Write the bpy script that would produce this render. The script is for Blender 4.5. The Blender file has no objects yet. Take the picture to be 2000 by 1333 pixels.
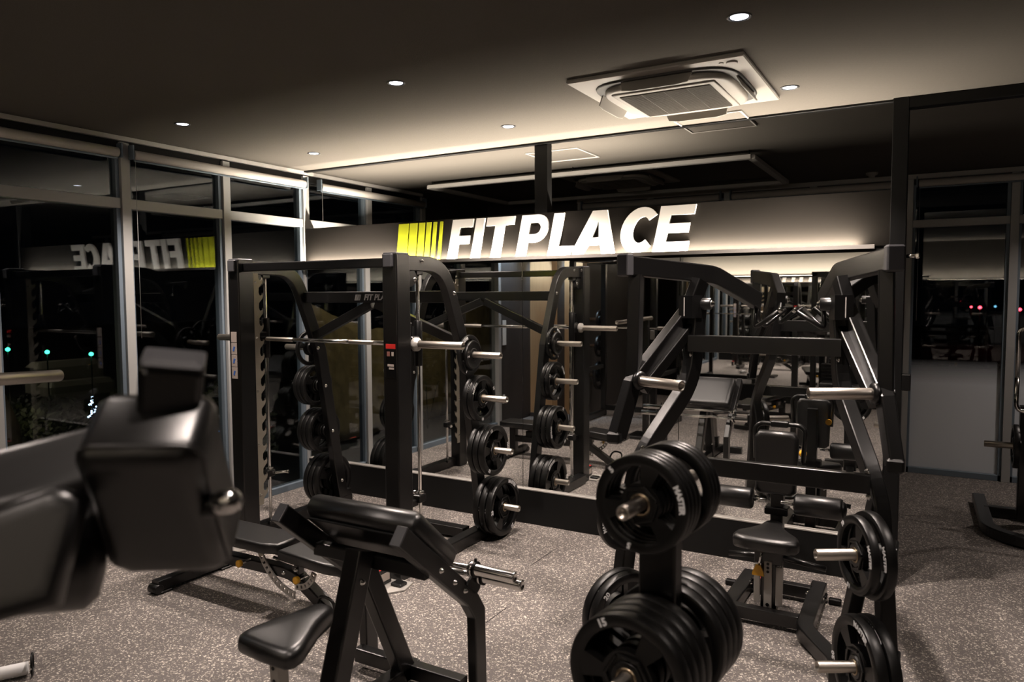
import bpy, bmesh, math, random
from mathutils import Vector, Matrix
random.seed(7)
sc = bpy.context.scene
COL = sc.collection
V = Vector
PI = math.pi

# ------------------------------------------------------------------ camera
FPX, YAW, PITCH, ROLL = 1434.63, -0.5228, -0.0634, -0.0049
CAM = V((5.2333, -5.1076, 1.8303))
cy_, sy_, cp_, sp_ = math.cos(YAW), math.sin(YAW), math.cos(PITCH), math.sin(PITCH)
FWD = V((sy_ * cp_, cy_ * cp_, sp_)); _r = V((cy_, -sy_, 0)); _u = _r.cross(FWD)
RGT = _r * math.cos(ROLL) + _u * math.sin(ROLL); UPV = -_r * math.sin(ROLL) + _u * math.cos(ROLL)
cam = bpy.data.cameras.new('camera'); cam.sensor_width = 36; cam.lens = 36 * FPX / 2000
cam.clip_start = 0.05; cam.clip_end = 200
cam.dof.use_dof = True; cam.dof.focus_distance = 4.6; cam.dof.aperture_fstop = 2.2
co = bpy.data.objects.new('camera', cam); COL.objects.link(co)
co.matrix_world = Matrix((( RGT.x, UPV.x, -FWD.x, CAM.x), (RGT.y, UPV.y, -FWD.y, CAM.y), (RGT.z, UPV.z, -FWD.z, CAM.z), (0, 0, 0, 1)))
sc.camera = co
sc.view_settings.view_transform = 'Standard'; sc.view_settings.look = 'None'
sc.view_settings.gamma = 1; sc.view_settings.use_curve_mapping = False
sc.view_settings.exposure = 0.0
sc.cycles.use_denoising = True
sc.cycles.max_bounces = 10; sc.cycles.glossy_bounces = 8; sc.cycles.transparent_max_bounces = 24
sc.cycles.diffuse_bounces = 3; sc.cycles.caustics_reflective = False; sc.cycles.caustics_refractive = False
sc.cycles.sample_clamp_indirect = 4

# ------------------------------------------------------------------ world and lights
w = bpy.data.worlds.new('night'); sc.world = w; w.use_nodes = True
w.node_tree.nodes['Background'].inputs[0].default_value = (0.35, 0.45, 0.6, 1)
w.node_tree.nodes['Background'].inputs[1].default_value = 0.0012
H = 3.0
WARM = (1.0, 0.87, 0.72); DOWN = (1.0, 0.85, 0.76); COOL = (0.62, 0.80, 1.0)
def area(name, loc, sx, sy, power, color, rot=(PI, 0, 0), spread=PI):
    l = bpy.data.lights.new(name, 'AREA'); l.shape = 'RECTANGLE'; l.size = sx; l.size_y = sy
    l.energy = power; l.color = color; l.spread = spread
    o = bpy.data.objects.new(name, l); COL.objects.link(o); o.location = loc; o.rotation_euler = rot
    return o
def spot(name, loc, power, color, ang=100, blend=.7, size=.035, rot=(0, 0, 0)):
    l = bpy.data.lights.new(name, 'SPOT'); l.energy = power; l.color = color; l.spot_size = math.radians(ang)
    l.spot_blend = blend; l.shadow_soft_size = size
    o = bpy.data.objects.new(name, l); COL.objects.link(o); o.location = loc; o.rotation_euler = rot
    return o
# LED strips in the ledges of the sign partition (front and back) and of the opposite wall
area('sign_led_light', (2.46, -0.062, 2.1165), 4.7, 0.014, 215, WARM)
area('partition_led_light', (1.75, 0.22, 2.2995), 3.2, 0.016, 105, WARM)
area('opposite_led_light', (4.2, -7.66, 2.14), 5.6, 0.02, 160, WARM)
DL = [(4.48, -1.86), (2.62, -1.84), (0.76, -1.82), (2.62, -0.61), (0.76, -0.60), (4.48, -0.62),
      (6.34, -1.86), (4.48, -4.30), (2.62, -4.30), (6.34, -4.30), (0.76, -4.0), (2.62, -5.9), (4.48, -5.9), (6.34, -5.9)]
for i, (x, y) in enumerate(DL):
    spot('downlight_lamp', (x, y, 2.965), 235 if i < 6 else (110 if i == 6 else (30 if i == 10 else 95)), DOWN, 108, .8)
spot('unseen_aisle_lamp', (7.0, 1.2, 2.95), 50, DOWN, 110, .8)
spot('unseen_aisle_lamp', (6.6, 2.4, 2.95), 65, DOWN, 125, .8)  # added without a fixture to brighten the frosted film on the far windows
spot('wall_wash_lamp', (0.17, -4.45, 2.50), 60, COOL, 80, .8, .03, (math.radians(-22), 0, 0))
spot('wall_wash_lamp', (0.50, -4.88, 2.50), 70, COOL, 80, .8, .03, (math.radians(-22), 0, 0))
spot('wall_wash_lamp', (0.24, -3.85, 2.65), 70, COOL, 90, .7, .03, (0, math.radians(35), 0))
area('bank_fill_light', (-0.75, -3.4, 2.7), .2, 2.5, 22, (1, .82, .5), (math.radians(0), math.radians(38), 0))  # added area light without a fixture, brightens the bank outside

# ------------------------------------------------------------------ materials
MATS = {}
def mat(name, color, rough=.5, metal=0, emit=None, es=0, spec=.5, bump=None, noise=None, coat=0):
    if name in MATS: return MATS[name]
    m = bpy.data.materials.new(name); m.use_nodes = True; nt = m.node_tree; b = nt.nodes['Principled BSDF']
    b.inputs['Base Color'].default_value = (*color, 1); b.inputs['Roughness'].default_value = rough
    b.inputs['Metallic'].default_value = metal; b.inputs['Specular IOR Level'].default_value = spec
    b.inputs['Coat Weight'].default_value = coat
    if emit:
        b.inputs['Emission Color'].default_value = (*emit, 1); b.inputs['Emission Strength'].default_value = es
    if noise:                      # (scale, amount): slight procedural colour variation
        tc = nt.nodes.new('ShaderNodeTexCoord'); n = nt.nodes.new('ShaderNodeTexNoise'); n.inputs['Scale'].default_value = noise[0]
        n.inputs['Detail'].default_value = 4
        mx = nt.nodes.new('ShaderNodeMixRGB'); mx.inputs[1].default_value = (*[c * (1 - noise[1]) for c in color], 1)
        mx.inputs[2].default_value = (*[min(1, c * (1 + noise[1])) for c in color], 1)
        nt.links.new(tc.outputs['Object'], n.inputs['Vector']); nt.links.new(n.outputs['Fac'], mx.inputs[0]); nt.links.new(mx.outputs[0], b.inputs['Base Color'])
    if bump:                       # (scale, strength)
        tc = nt.nodes.new('ShaderNodeTexCoord'); n = nt.nodes.new('ShaderNodeTexNoise'); n.inputs['Scale'].default_value = bump[0]
        n.inputs['Detail'].default_value = 3
        bp = nt.nodes.new('ShaderNodeBump'); bp.inputs['Strength'].default_value = bump[1]; bp.inputs['Distance'].default_value = .002
        nt.links.new(tc.outputs['Object'], n.inputs['Vector']); nt.links.new(n.outputs['Fac'], bp.inputs['Height']); nt.links.new(bp.outputs[0], b.inputs['Normal'])
    MATS[name] = m
    return m
STEEL = mat('black_powder_coat', (.0026, .0025, .0025), .30, spec=.60, bump=(900, .08))
STEEL2 = mat('black_powder_coat_dark', (.0025, .0025, .0026), .34, spec=.3)
VINYL = mat('black_vinyl', (.0030, .0028, .0027), .34, spec=.75, bump=(350, .12))
RUBBER = mat('black_urethane', (.0035, .0034, .0033), .36, spec=.42, bump=(500, .1))
CHROME = mat('chrome', (.75, .74, .72), .12, 1)
SLEEVE = mat('brushed_steel_sleeve', (.50, .46, .41), .34, 1, bump=(200, .05))
SILVER = mat('silver_paint', (.42, .40, .37), .4, .3)
HOOKM = mat('bare_steel_plate', (.30, .27, .22), .42, .6, noise=(8, .25))
BORE = mat('bronze_bore_ring', (.42, .33, .22), .3, 1)
CAPM = mat('grey_plastic_cap', (.035, .035, .038), .45)
WHITE = mat('white_print', (.75, .75, .75), .6)
YELLOW = mat('yellow_plastic', (.75, .38, .02), .4)
REDM = mat('red_label', (.55, .02, .015), .5)
PAPER = mat('label_paper', (.42, .36, .32), .6)
BLUEM = mat('blue_print', (.04, .14, .5), .6)
ALU = mat('window_aluminium', (.40, .40, .39), .45, .25, noise=(3, .06))
ALUD = mat('window_aluminium_cool_tint', (.15, .19, .23), .5, .2)  # grey aluminium; cool light on the mullion sides is put into its bluish tint
BLIND = mat('roller_blind_fabric', (.52, .49, .45), .7, bump=(600, .1))
CEIL = mat('ceiling_paint', (.115, .106, .094), .95, spec=.04, bump=(140, .8), noise=(60, .06))
PANEL = mat('sign_panel_brown', (.0125, .011, .0095), .85, spec=.05, bump=(500, .25))
DARKW = mat('dark_wall', (.035, .030, .028), .6, noise=(20, .15))
BLACKW = mat('black_base_panel', (.004, .004, .004), .5, spec=.25)
LETTER = mat('white_acrylic_letter', (.80, .78, .75), .45)
LIME = mat('lime_sign_stripe', (.30, .325, .012), .6, spec=.1)
ACW = mat('ac_plastic', (.30, .28, .25), .5)
ACS = mat('ac_grille_slat', (.12, .105, .085), .6)
ACD = mat('ac_dark_slot', (.03, .028, .025), .6)
TRIMW = mat('white_metal_trim', (.46, .445, .42), .5)
LAMP = mat('downlight_lens', (1, 1, 1), .5, emit=(.86, .88, 1), es=14)
LEDM = mat('led_tape', (1, 1, 1), .5, emit=(1, .84, .64), es=22)
SWITCH = mat('switch_plate_white', (.7, .68, .64), .5)
MIRROR = mat('mirror_silver', (.86, .87, .86), .0, 1)

def glass_mat():
    m = bpy.data.materials.new('window_glass'); m.use_nodes = True; nt = m.node_tree; nt.nodes.clear()
    out = nt.nodes.new('ShaderNodeOutputMaterial'); mx = nt.nodes.new('ShaderNodeMixShader')
    tr = nt.nodes.new('ShaderNodeBsdfTransparent'); tr.inputs[0].default_value = (.72, .75, .76, 1)
    gl = nt.nodes.new('ShaderNodeBsdfGlossy'); gl.inputs['Roughness'].default_value = 0; gl.inputs[0].default_value = (.9, .95, 1, 1)
    fr = nt.nodes.new('ShaderNodeLayerWeight'); fr.inputs[0].default_value = .5; pw = nt.nodes.new('ShaderNodeMath'); pw.operation = 'POWER'; pw.inputs[1].default_value = 4.0
    ma = nt.nodes.new('ShaderNodeMath'); ma.operation = 'MULTIPLY_ADD'; ma.inputs[1].default_value = .9; ma.inputs[2].default_value = .07
    nt.links.new(fr.outputs['Facing'], pw.inputs[0]); nt.links.new(pw.outputs[0], ma.inputs[0]); fr = ma
    nt.links.new(fr.outputs[0], mx.inputs[0]); nt.links.new(tr.outputs[0], mx.inputs[1]); nt.links.new(gl.outputs[0], mx.inputs[2])
    nt.links.new(mx.outputs[0], out.inputs[0]); return m
GLASS = glass_mat()

def frost_mat():                       # glass with a frosted film that fades out at its top edge
    m = bpy.data.materials.new('frosted_glass'); m.use_nodes = True; nt = m.node_tree; nt.nodes.clear()
    out = nt.nodes.new('ShaderNodeOutputMaterial'); mx = nt.nodes.new('ShaderNodeMixShader')
    g = nt.nodes.new('ShaderNodeMixShader')
    tr = nt.nodes.new('ShaderNodeBsdfTransparent'); tr.inputs[0].default_value = (.72, .75, .76, 1)
    gl = nt.nodes.new('ShaderNodeBsdfGlossy'); gl.inputs['Roughness'].default_value = 0
    fr = nt.nodes.new('ShaderNodeLayerWeight'); fr.inputs[0].default_value = .5; pw = nt.nodes.new('ShaderNodeMath'); pw.operation = 'POWER'; pw.inputs[1].default_value = 4.0
    ma = nt.nodes.new('ShaderNodeMath'); ma.operation = 'MULTIPLY_ADD'; ma.inputs[1].default_value = .9; ma.inputs[2].default_value = .07
    nt.links.new(fr.outputs['Facing'], pw.inputs[0]); nt.links.new(pw.outputs[0], ma.inputs[0]); fr = ma
    di = nt.nodes.new('ShaderNodeBsdfPrincipled'); di.inputs['Base Color'].default_value = (.66, .70, .74, 1); di.inputs['Roughness'].default_value = .35
    ge = nt.nodes.new('ShaderNodeNewGeometry'); sx = nt.nodes.new('ShaderNodeSeparateXYZ'); mr = nt.nodes.new('ShaderNodeMapRange')
    mr.inputs[1].default_value = .92; mr.inputs[2].default_value = 1.16; mr.inputs[3].default_value = .95; mr.inputs[4].default_value = 0
    L = nt.links.new
    L(ge.outputs['Position'], sx.inputs[0]); L(sx.outputs[2], mr.inputs[0]); L(fr.outputs[0], g.inputs[0]); L(tr.outputs[0], g.inputs[1]); L(gl.outputs[0], g.inputs[2])
    L(mr.outputs[0], mx.inputs[0]); L(g.outputs[0], mx.inputs[1]); L(di.outputs[0], mx.inputs[2]); L(mx.outputs[0], out.inputs[0]); return m
FROST = frost_mat()

def floor_mat():
    m = bpy.data.materials.new('speckled_rubber_floor'); m.use_nodes = True; nt = m.node_tree; b = nt.nodes['Principled BSDF']; L = nt.links.new
    tc = nt.nodes.new('ShaderNodeTexCoord'); mp = nt.nodes.new('ShaderNodeMapping'); L(tc.outputs['Object'], mp.inputs[0])
    v = nt.nodes.new('ShaderNodeTexVoronoi'); v.inputs['Scale'].default_value = 115; v.feature = 'F1'; v.inputs['Randomness'].default_value = 1
    dn = nt.nodes.new('ShaderNodeTexNoise'); dn.inputs['Scale'].default_value = 70; dn.inputs['Detail'].default_value = 2
    ad = nt.nodes.new('ShaderNodeMixRGB'); ad.blend_type = 'ADD'; ad.inputs[0].default_value = .018
    L(mp.outputs[0], dn.inputs['Vector']); L(mp.outputs[0], ad.inputs[1]); L(dn.outputs['Color'], ad.inputs[2]); L(ad.outputs[0], v.inputs['Vector'])
    sz = nt.nodes.new('ShaderNodeSeparateColor'); L(v.outputs['Color'], sz.inputs[0])
    # a fleck where the cell distance is below a per-cell random size
    ml = nt.nodes.new('ShaderNodeMath'); ml.operation = 'MULTIPLY'; ml.inputs[1].default_value = .70; L(sz.outputs[0], ml.inputs[0])
    gt = nt.nodes.new('ShaderNodeMath'); gt.operation = 'LESS_THAN'; L(v.outputs['Distance'], gt.inputs[0]); L(ml.outputs[0], gt.inputs[1])
    r = nt.nodes.new('ShaderNodeValToRGB'); L(sz.outputs[1], r.inputs[0])
    r.color_ramp.elements[0].color = (.16, .14, .125, 1); r.color_ramp.elements[1].color = (.60, .55, .48, 1); r.color_ramp.elements[0].position = .25
    n2 = nt.nodes.new('ShaderNodeTexNoise'); n2.inputs['Scale'].default_value = 1.1; n2.inputs['Detail'].default_value = 3; L(mp.outputs[0], n2.inputs['Vector'])
    base = nt.nodes.new('ShaderNodeMixRGB'); base.inputs[1].default_value = (.098, .088, .083, 1); base.inputs[2].default_value = (.126, .112, .106, 1); L(n2.outputs['Fac'], base.inputs[0])
    mx = nt.nodes.new('ShaderNodeMixRGB'); L(gt.outputs[0], mx.inputs[0]); L(base.outputs[0], mx.inputs[1]); L(r.outputs[0], mx.inputs[2]); L(mx.outputs[0], b.inputs['Base Color'])
    b.inputs['Roughness'].default_value = .72; b.inputs['Specular IOR Level'].default_value = .25
    bp = nt.nodes.new('ShaderNodeBump'); bp.inputs['Strength'].default_value = .35; bp.inputs['Distance'].default_value = .002
    L(v.outputs['Distance'], bp.inputs['Height']); L(bp.outputs[0], b.inputs['Normal']); return m
FLOORM = floor_mat()

def wood_mat():
    m = bpy.data.materials.new('oak_veneer'); m.use_nodes = True; nt = m.node_tree; b = nt.nodes['Principled BSDF']; L = nt.links.new
    tc = nt.nodes.new('ShaderNodeTexCoord'); mp = nt.nodes.new('ShaderNodeMapping'); mp.inputs['Scale'].default_value = (14, 14, .8); L(tc.outputs['Object'], mp.inputs[0])
    n = nt.nodes.new('ShaderNodeTexNoise'); n.inputs['Scale'].default_value = 3; n.inputs['Detail'].default_value = 6; L(mp.outputs[0], n.inputs['Vector'])
    mx = nt.nodes.new('ShaderNodeMixRGB'); mx.inputs[1].default_value = (.42, .24, .11, 1); mx.inputs[2].default_value = (.60, .38, .20, 1)
    L(n.outputs['Fac'], mx.inputs[0]); L(mx.outputs[0], b.inputs['Base Color']); b.inputs['Roughness'].default_value = .5; return m
WOOD = wood_mat()
BANK = mat('concrete_bank', (.15, .115, .06), .9, noise=(7, .85), bump=(12, 1))
ASPH = mat('asphalt_night', (.03, .03, .032), .8, noise=(5, .4))
LEAF = mat('hedge_leaf', (.022, .028, .010), .6, noise=(30, .5))

# ------------------------------------------------------------------ geometry helpers
def rrect(w, h, r, seg=2):
    r = min(r, w / 2 - 1e-5, h / 2 - 1e-5); out = []
    for cx, cy, a0 in ((w / 2 - r, h / 2 - r, 0), (-w / 2 + r, h / 2 - r, 90), (-w / 2 + r, -h / 2 + r, 180), (w / 2 - r, -h / 2 + r, 270)):
        for i in range(seg + 1):
            a = math.radians(a0 + 90 * i / seg); out.append((cx + r * math.cos(a), cy + r * math.sin(a)))
    return out
def circ(r, n=16): return [(r * math.cos(2 * PI * i / n), r * math.sin(2 * PI * i / n)) for i in range(n)]

class MB:
    """collects shapes in world space; build() links them as ONE mesh object"""
    def __init__(s): s.v = []; s.f = []; s.m = []; s.sm = []
    def add(s, vs, fs, mi=0, smooth=False):
        b = len(s.v); s.v += [V(p) for p in vs]
        for f in fs: s.f.append([b + i for i in f]); s.m.append(mi); s.sm.append(smooth)
        return s
    def sweep(s, prof, path, n=None, mi=0, smooth=False, cap=True, closed=False):
        P = [V(p) for p in path]; N = len(P); rings = []
        d = [(P[i + 1] - P[i]).normalized() for i in range(N - 1)]
        if closed: d.append((P[0] - P[-1]).normalized())
        if n is None:
            t = d[0]; n = t.cross(V((0, 0, 1)))
            if n.length < .05: n = V((0, 1, 0))
        n = V(n).normalized()
        for i in range(N):
            if closed: a, b = d[i - 1], d[i]
            else: a = d[max(i - 1, 0)]; b = d[min(i, N - 2)]
            t = (a + b).normalized(); nn = (n - t * n.dot(t)).normalized(); h = nn.cross(t)
            c = max(.35, t.dot(b))
            bis = (b - a); k = 1 / c
            ring = []
            if bis.length > 1e-4:
                bd = bis.normalized()
                for x, y in prof:
                    o = nn * x + h * y; o = o + bd * (o.dot(bd) * (k - 1)); ring.append(P[i] + o)
            else: ring = [P[i] + nn * x + h * y for x, y in prof]
            rings.append(ring)
        m = len(prof); vs = [p for r in rings for p in r]; fs = []
        for i in range(N if closed else N - 1):
            j = (i + 1) % N
            for k in range(m):
                fs.append((i * m + k, i * m + (k + 1) % m, j * m + (k + 1) % m, j * m + k))
        if cap and not closed:
            fs.append(tuple(reversed(range(m)))) ; fs.append(tuple((N - 1) * m + k for k in range(m)))
        s.add(vs, fs, mi, smooth)
        if cap and not closed: s.sm[-1] = s.sm[-2] = False
        return s
    def beam(s, path, w=.075, h=.075, n=None, r=.007, mi=0): return s.sweep(rrect(w, h, r), path, n, mi)
    def tube(s, path, r=.0125, seg=14, mi=0, n=None, closed=False): return s.sweep(circ(r, seg), path, n, mi, True, True, closed)
    def box(s, c, d, r=.004, mi=0, rot=None):
        """rounded box, size d about c"""
        c = V(c); x, y, z = [q / 2 for q in d]; r = min(r, x * .9, y * .9, z * .9)
        prof = rrect(2 * x, 2 * y, r); prof2 = rrect(2 * x - 2 * r, 2 * y - 2 * r, r * .3)
        m = len(prof); vs = []
        for pr, zz in ((prof2, -z), (prof, -z + r), (prof, z - r), (prof2, z)): vs += [V((a, b, zz)) for a, b in pr]
        if rot is not None: vs = [rot @ p for p in vs]
        fs = [tuple(reversed(range(m))), tuple(3 * m + k for k in range(m))]
        for i in range(3):
            for k in range(m): fs.append((i * m + k, i * m + (k + 1) % m, (i + 1) * m + (k + 1) % m, (i + 1) * m + k))
        return s.add([p + c for p in vs], fs, mi)
    def lathe(s, o, axis, prof, seg=24, mi=0, smooth=True, capped=True):
        """prof: list of (distance along axis, radius)"""
        o = V(o); a = V(axis).normalized(); u = a.orthogonal().normalized(); w_ = a.cross(u); vs = []; fs = []
        for d, r in prof:
            for k in range(seg):
                t = 2 * PI * k / seg; vs.append(o + a * d + (u * math.cos(t) + w_ * math.sin(t)) * r)
        for i in range(len(prof) - 1):
            for k in range(seg): fs.append((i * seg + k, i * seg + (k + 1) % seg, (i + 1) * seg + (k + 1) % seg, (i + 1) * seg + k))
        s.add(vs, fs, mi, smooth)
        if capped:
            n = len(prof) - 1; s.add([vs[k] for k in range(seg)], [tuple(reversed(range(seg)))], mi); s.add([vs[n * seg + k] for k in range(seg)], [tuple(range(seg))], mi)
        return s
    def cyl(s, p0, p1, r, seg=18, mi=0, ch=.002):
        p0, p1 = V(p0), V(p1); L = (p1 - p0).length; c = min(ch, r * .4, L * .3)
        return s.lathe(p0, p1 - p0, [(0, r - c), (c, r), (L - c, r), (L, r - c)], seg, mi)
    def bore(s, p0, p1, r, rin, seg=24, mi=0):
        """hollow tube end: open sleeve"""
        p0, p1 = V(p0), V(p1); L = (p1 - p0).length
        return s.lathe(p0, p1 - p0, [(0, r), (L - .002, r), (L, r - .002), (L, rin), (L - .06, rin), (L - .06, .0005)], seg, mi, capped=False)
    def cushion(s, outline, t, r, frame, seg=4, mi=0, dome=0):
        """padded slab: outline (x, y) in the frame's plane, thickness t along frame z, edge radius r"""
        n = len(outline); P = [V((a, b)) for a, b in outline]; nor = []
        for i in range(n):
            e1 = (P[i] - P[i - 1]).normalized(); e2 = (P[(i + 1) % n] - P[i]).normalized(); t_ = (e1 + e2).normalized()
            nor.append(V((t_.y, -t_.x)) / max(.5, t_.dot(e2)))
        lay = []
        for k in range(seg + 1): a = PI / 2 * k / seg; lay.append((r * (1 - math.sin(a)), -t / 2 + r * (1 - math.cos(a))))
        for k in range(seg + 1): a = PI / 2 * k / seg; lay.append((r * (1 - math.cos(a)), t / 2 - r * (1 - math.sin(a))))
        lay.append((r * 1.9, t / 2 + dome * .6)); vs = []
        x0, x1, y0, y1 = min(p.x for p in P), max(p.x for p in P), min(p.y for p in P), max(p.y for p in P)
        c = V(((x0 + x1) / 2, (y0 + y1) / 2, 0)); hx, hy = (x1 - x0) / 2, (y1 - y0) / 2
        for ins, z in lay: vs += [V((c.x + (p.x - c.x) * (1 - ins / hx), c.y + (p.y - c.y) * (1 - ins / hy), z)) for p in P]
        vs.append(V((c.x, c.y, t / 2 + dome))); vs.append(V((c.x, c.y, -t / 2)))
        fs = []; m = len(lay)
        for i in range(m - 1):
            for k in range(n): fs.append((i * n + k, i * n + (k + 1) % n, (i + 1) * n + (k + 1) % n, (i + 1) * n + k))
        for k in range(n): fs.append(((m - 1) * n + k, (m - 1) * n + (k + 1) % n, m * n)); fs.append(((k + 1) % n, k, m * n + 1))
        return s.add([frame @ p for p in vs], fs, mi, True)
    def prism(s, poly, frame, t, mi=0):
        """2D polygon (x, y) extruded by t along the frame's z"""
        n = len(poly); vs = [frame @ V((a, b, -t / 2)) for a, b in poly] + [frame @ V((a, b, t / 2)) for a, b in poly]
        fs = [tuple(reversed(range(n))), tuple(range(n, 2 * n))] + [(k, (k + 1) % n, n + (k + 1) % n, n + k) for k in range(n)]
        return s.add(vs, fs, mi)
    def mesh(s, name, mats):
        me = bpy.data.meshes.new(name); me.from_pydata([tuple(p) for p in s.v], [], s.f)
        for m in (mats if isinstance(mats, (list, tuple)) else [mats]): me.materials.append(m)
        me.polygons.foreach_set('material_index', s.m); me.polygons.foreach_set('use_smooth', s.sm)
        bm = bmesh.new(); bm.from_mesh(me); bmesh.ops.recalc_face_normals(bm, faces=bm.faces); bm.to_mesh(me); bm.free()
        me.update(); return me
    def build(s, name, mats, parent=None, label=None, kind=None):
        off = V(); q = parent
        while q is not None: off += q.location; q = q.parent
        for i, p in enumerate(s.v): s.v[i] = p - off
        me = s.mesh(name, mats); o = bpy.data.objects.new(name, me); COL.objects.link(o)
        if parent is not None: o.parent = parent
        if label: o['label'] = label
        if kind: o['kind'] = kind
        return o

def frame(o, x, y):
    """matrix with origin o, local x and y axes given"""
    x = V(x).normalized(); y = V(y); y = (y - x * y.dot(x)).normalized(); z = x.cross(y); o = V(o)
    return Matrix(((x.x, y.x, z.x, o.x), (x.y, y.y, z.y, o.y), (x.z, y.z, z.z, o.z), (0, 0, 0, 1)))
def tag(o, label, cat, group=None, kind=None):
    o['label'] = label; o['category'] = cat
    if group: o['group'] = group
    if kind: o['kind'] = kind
    return o
def thing(name, label, cat, loc=(0, 0, 0), group=None):
    o = bpy.data.objects.new(name, None); COL.objects.link(o); o.location = loc; o.empty_display_size = .1
    return tag(o, label, cat, group)
def copy_tree(o, parent=None):
    c = o.copy(); COL.objects.link(c); c.parent = parent
    for ch in list(o.children): copy_tree(ch, c)
    return c
def at(px, py, d):
    """the world point seen at photograph pixel (px, py) at depth d from the camera"""
    return CAM + (FWD + RGT * ((px - 1000) / FPX) - UPV * ((py - 666.5) / FPX)) * d
def arc(c, r, a0, a1, n, u, w_):
    c, u, w_ = V(c), V(u), V(w_)
    return [c + (u * math.cos(math.radians(a0 + (a1 - a0) * i / n)) + w_ * math.sin(math.radians(a0 + (a1 - a0) * i / n))) * r for i in range(n + 1)]
def fillet(pts, r, n=5):
    """polyline with its inner corners rounded"""
    P = [V(p) for p in pts]; out = [P[0]]
    for i in range(1, len(P) - 1):
        a, b = (P[i - 1] - P[i]), (P[i + 1] - P[i]); la, lb = a.length, b.length; k = min(r, la * .45, lb * .45)
        s_, e = P[i] + a.normalized() * k, P[i] + b.normalized() * k
        for j in range(n + 1):
            t = j / n; out.append(s_ * (1 - t) ** 2 + P[i] * 2 * t * (1 - t) + e * t ** 2)
    out.append(P[-1]); return out
BOLT = {}
def bolts(parent, pts, r=.011, m=None):
    """chrome dome bolts: pts = [(point, outward normal)], each a part of its own"""
    for p, n in pts:
        nn = V(n).normalized(); key = (round(r, 4), tuple(round(c, 3) for c in nn))
        if key not in BOLT:
            b = MB(); b.lathe((0, 0, 0), nn, [(-.004, r * 1.25), (.002, r * 1.25), (.003, r), (.009, r * .85), (.012, r * .4), (.0125, .0008)], 10)
            BOLT[key] = b.mesh('bolt', m or CHROME)
        o = bpy.data.objects.new('bolt', BOLT[key]); COL.objects.link(o); o.parent = parent
        off = V(); q = parent
        while q is not None: off += q.location; q = q.parent
        o.location = V(p) - off

def text_mesh(s, size, ext=.0006, shear=0, offset=0, curve_r=None):
    """lettering as a mesh in the XY plane, centred; bent round a circle of radius curve_r if given"""
    c = bpy.data.curves.new('t', 'FONT'); c.body = s; c.size = size; c.extrude = ext; c.shear = shear; c.offset = offset
    c.align_x = 'CENTER'; c.align_y = 'CENTER'; c.resolution_u = 2
    o = bpy.data.objects.new('t', c); COL.objects.link(o); dg = bpy.context.evaluated_depsgraph_get()
    me = bpy.data.meshes.new_from_object(o.evaluated_get(dg)); bpy.data.objects.remove(o); bpy.data.curves.remove(c)
    vs = [v.co.copy() for v in me.vertices]; fs = [tuple(p.vertices) for p in me.polygons]; bpy.data.meshes.remove(me)
    if curve_r:
        out = []
        for v in vs:
            a = -v.x / curve_r; r = curve_r + v.y; out.append(V((-r * math.sin(a), r * math.cos(a) - curve_r, v.z)))
        vs = out
    return vs, fs

# ------------------------------------------------------------------ room shell
def slab(name, lo, hi, m, parent=None, kind='structure', r=.002, label=None):
    b = MB(); b.box([(a + c) / 2 for a, c in zip(lo, hi)], [c - a for a, c in zip(lo, hi)], r)
    return b.build(name, m, parent, label, None if parent else kind)
slab('floor', (-.12, -7.9, -.12), (9, 3.5, 0), FLOORM, r=.0005)
for x0, y0, y1 in ((2.91, -.84, -.48), (3.105, -1.76, -1.50)): slab('floor_seam', (x0, y0, 0), (x0 + .004, y1, .0015), BLACKW, bpy.data.objects['floor'], r=.0003)
ceil = slab('ceiling', (-.12, -7.9, H), (9, 3.5, H + .12), CEIL, r=.0005)
wl = slab('wall_left', (-.12, -4.57, -.02), (-.005, 3.5, .035), DARKW)
slab('wall_panel', (-.12, 1.88, .035), (.0, 3.5, H), DARKW, wl)
slab('wall_panel', (-.12, -4.57, .035), (.0, -3.60, H), DARKW, wl)
slab('wall_wood', (-.12, -4.75, 0), (.36, -4.57, H), WOOD)
slab('wall_back', (.26, -5.15, 0), (.66, -5.0, H), WOOD)
slab('wall_recess', (.26, -5.0, 0), (.36, -4.75, H), DARKW)
slab('wall_corridor', (.50, -7.9, 0), (.66, -5.15, H), DARKW)
slab('wall_right', (9, -7.9, 0), (9.12, 3.5, H), DARKW)
wf = slab('wall_far', (-.12, 3.34, 0), (1.34, 3.5, H), DARKW)
slab('trim_1', (.0, -4.569, 0), (.36, -4.555, .06), DARKW)
slab('trim_2', (0, -3.6, 2.968), (.05, 1.84, H), TRIMW)           # pale rail the blinds hang from
slab('trim_3', (1.34, 3.28, 2.955), (9, 3.34, H), TRIMW)
for x0 in (1.62,):
    tag(slab('switch_plate', (.001, -3.84, 1.12), (.012, -3.74, 1.47), SWITCH, kind=None), 'tall white switch plate on the dark wall, seen in the mirror', 'switch')
tag(slab('outlet_plate', (.001, -3.80, .30), (.012, -3.74, .42), SWITCH, kind=None), 'small white outlet plate low on the dark wall, seen in the mirror', 'outlet')

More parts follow.
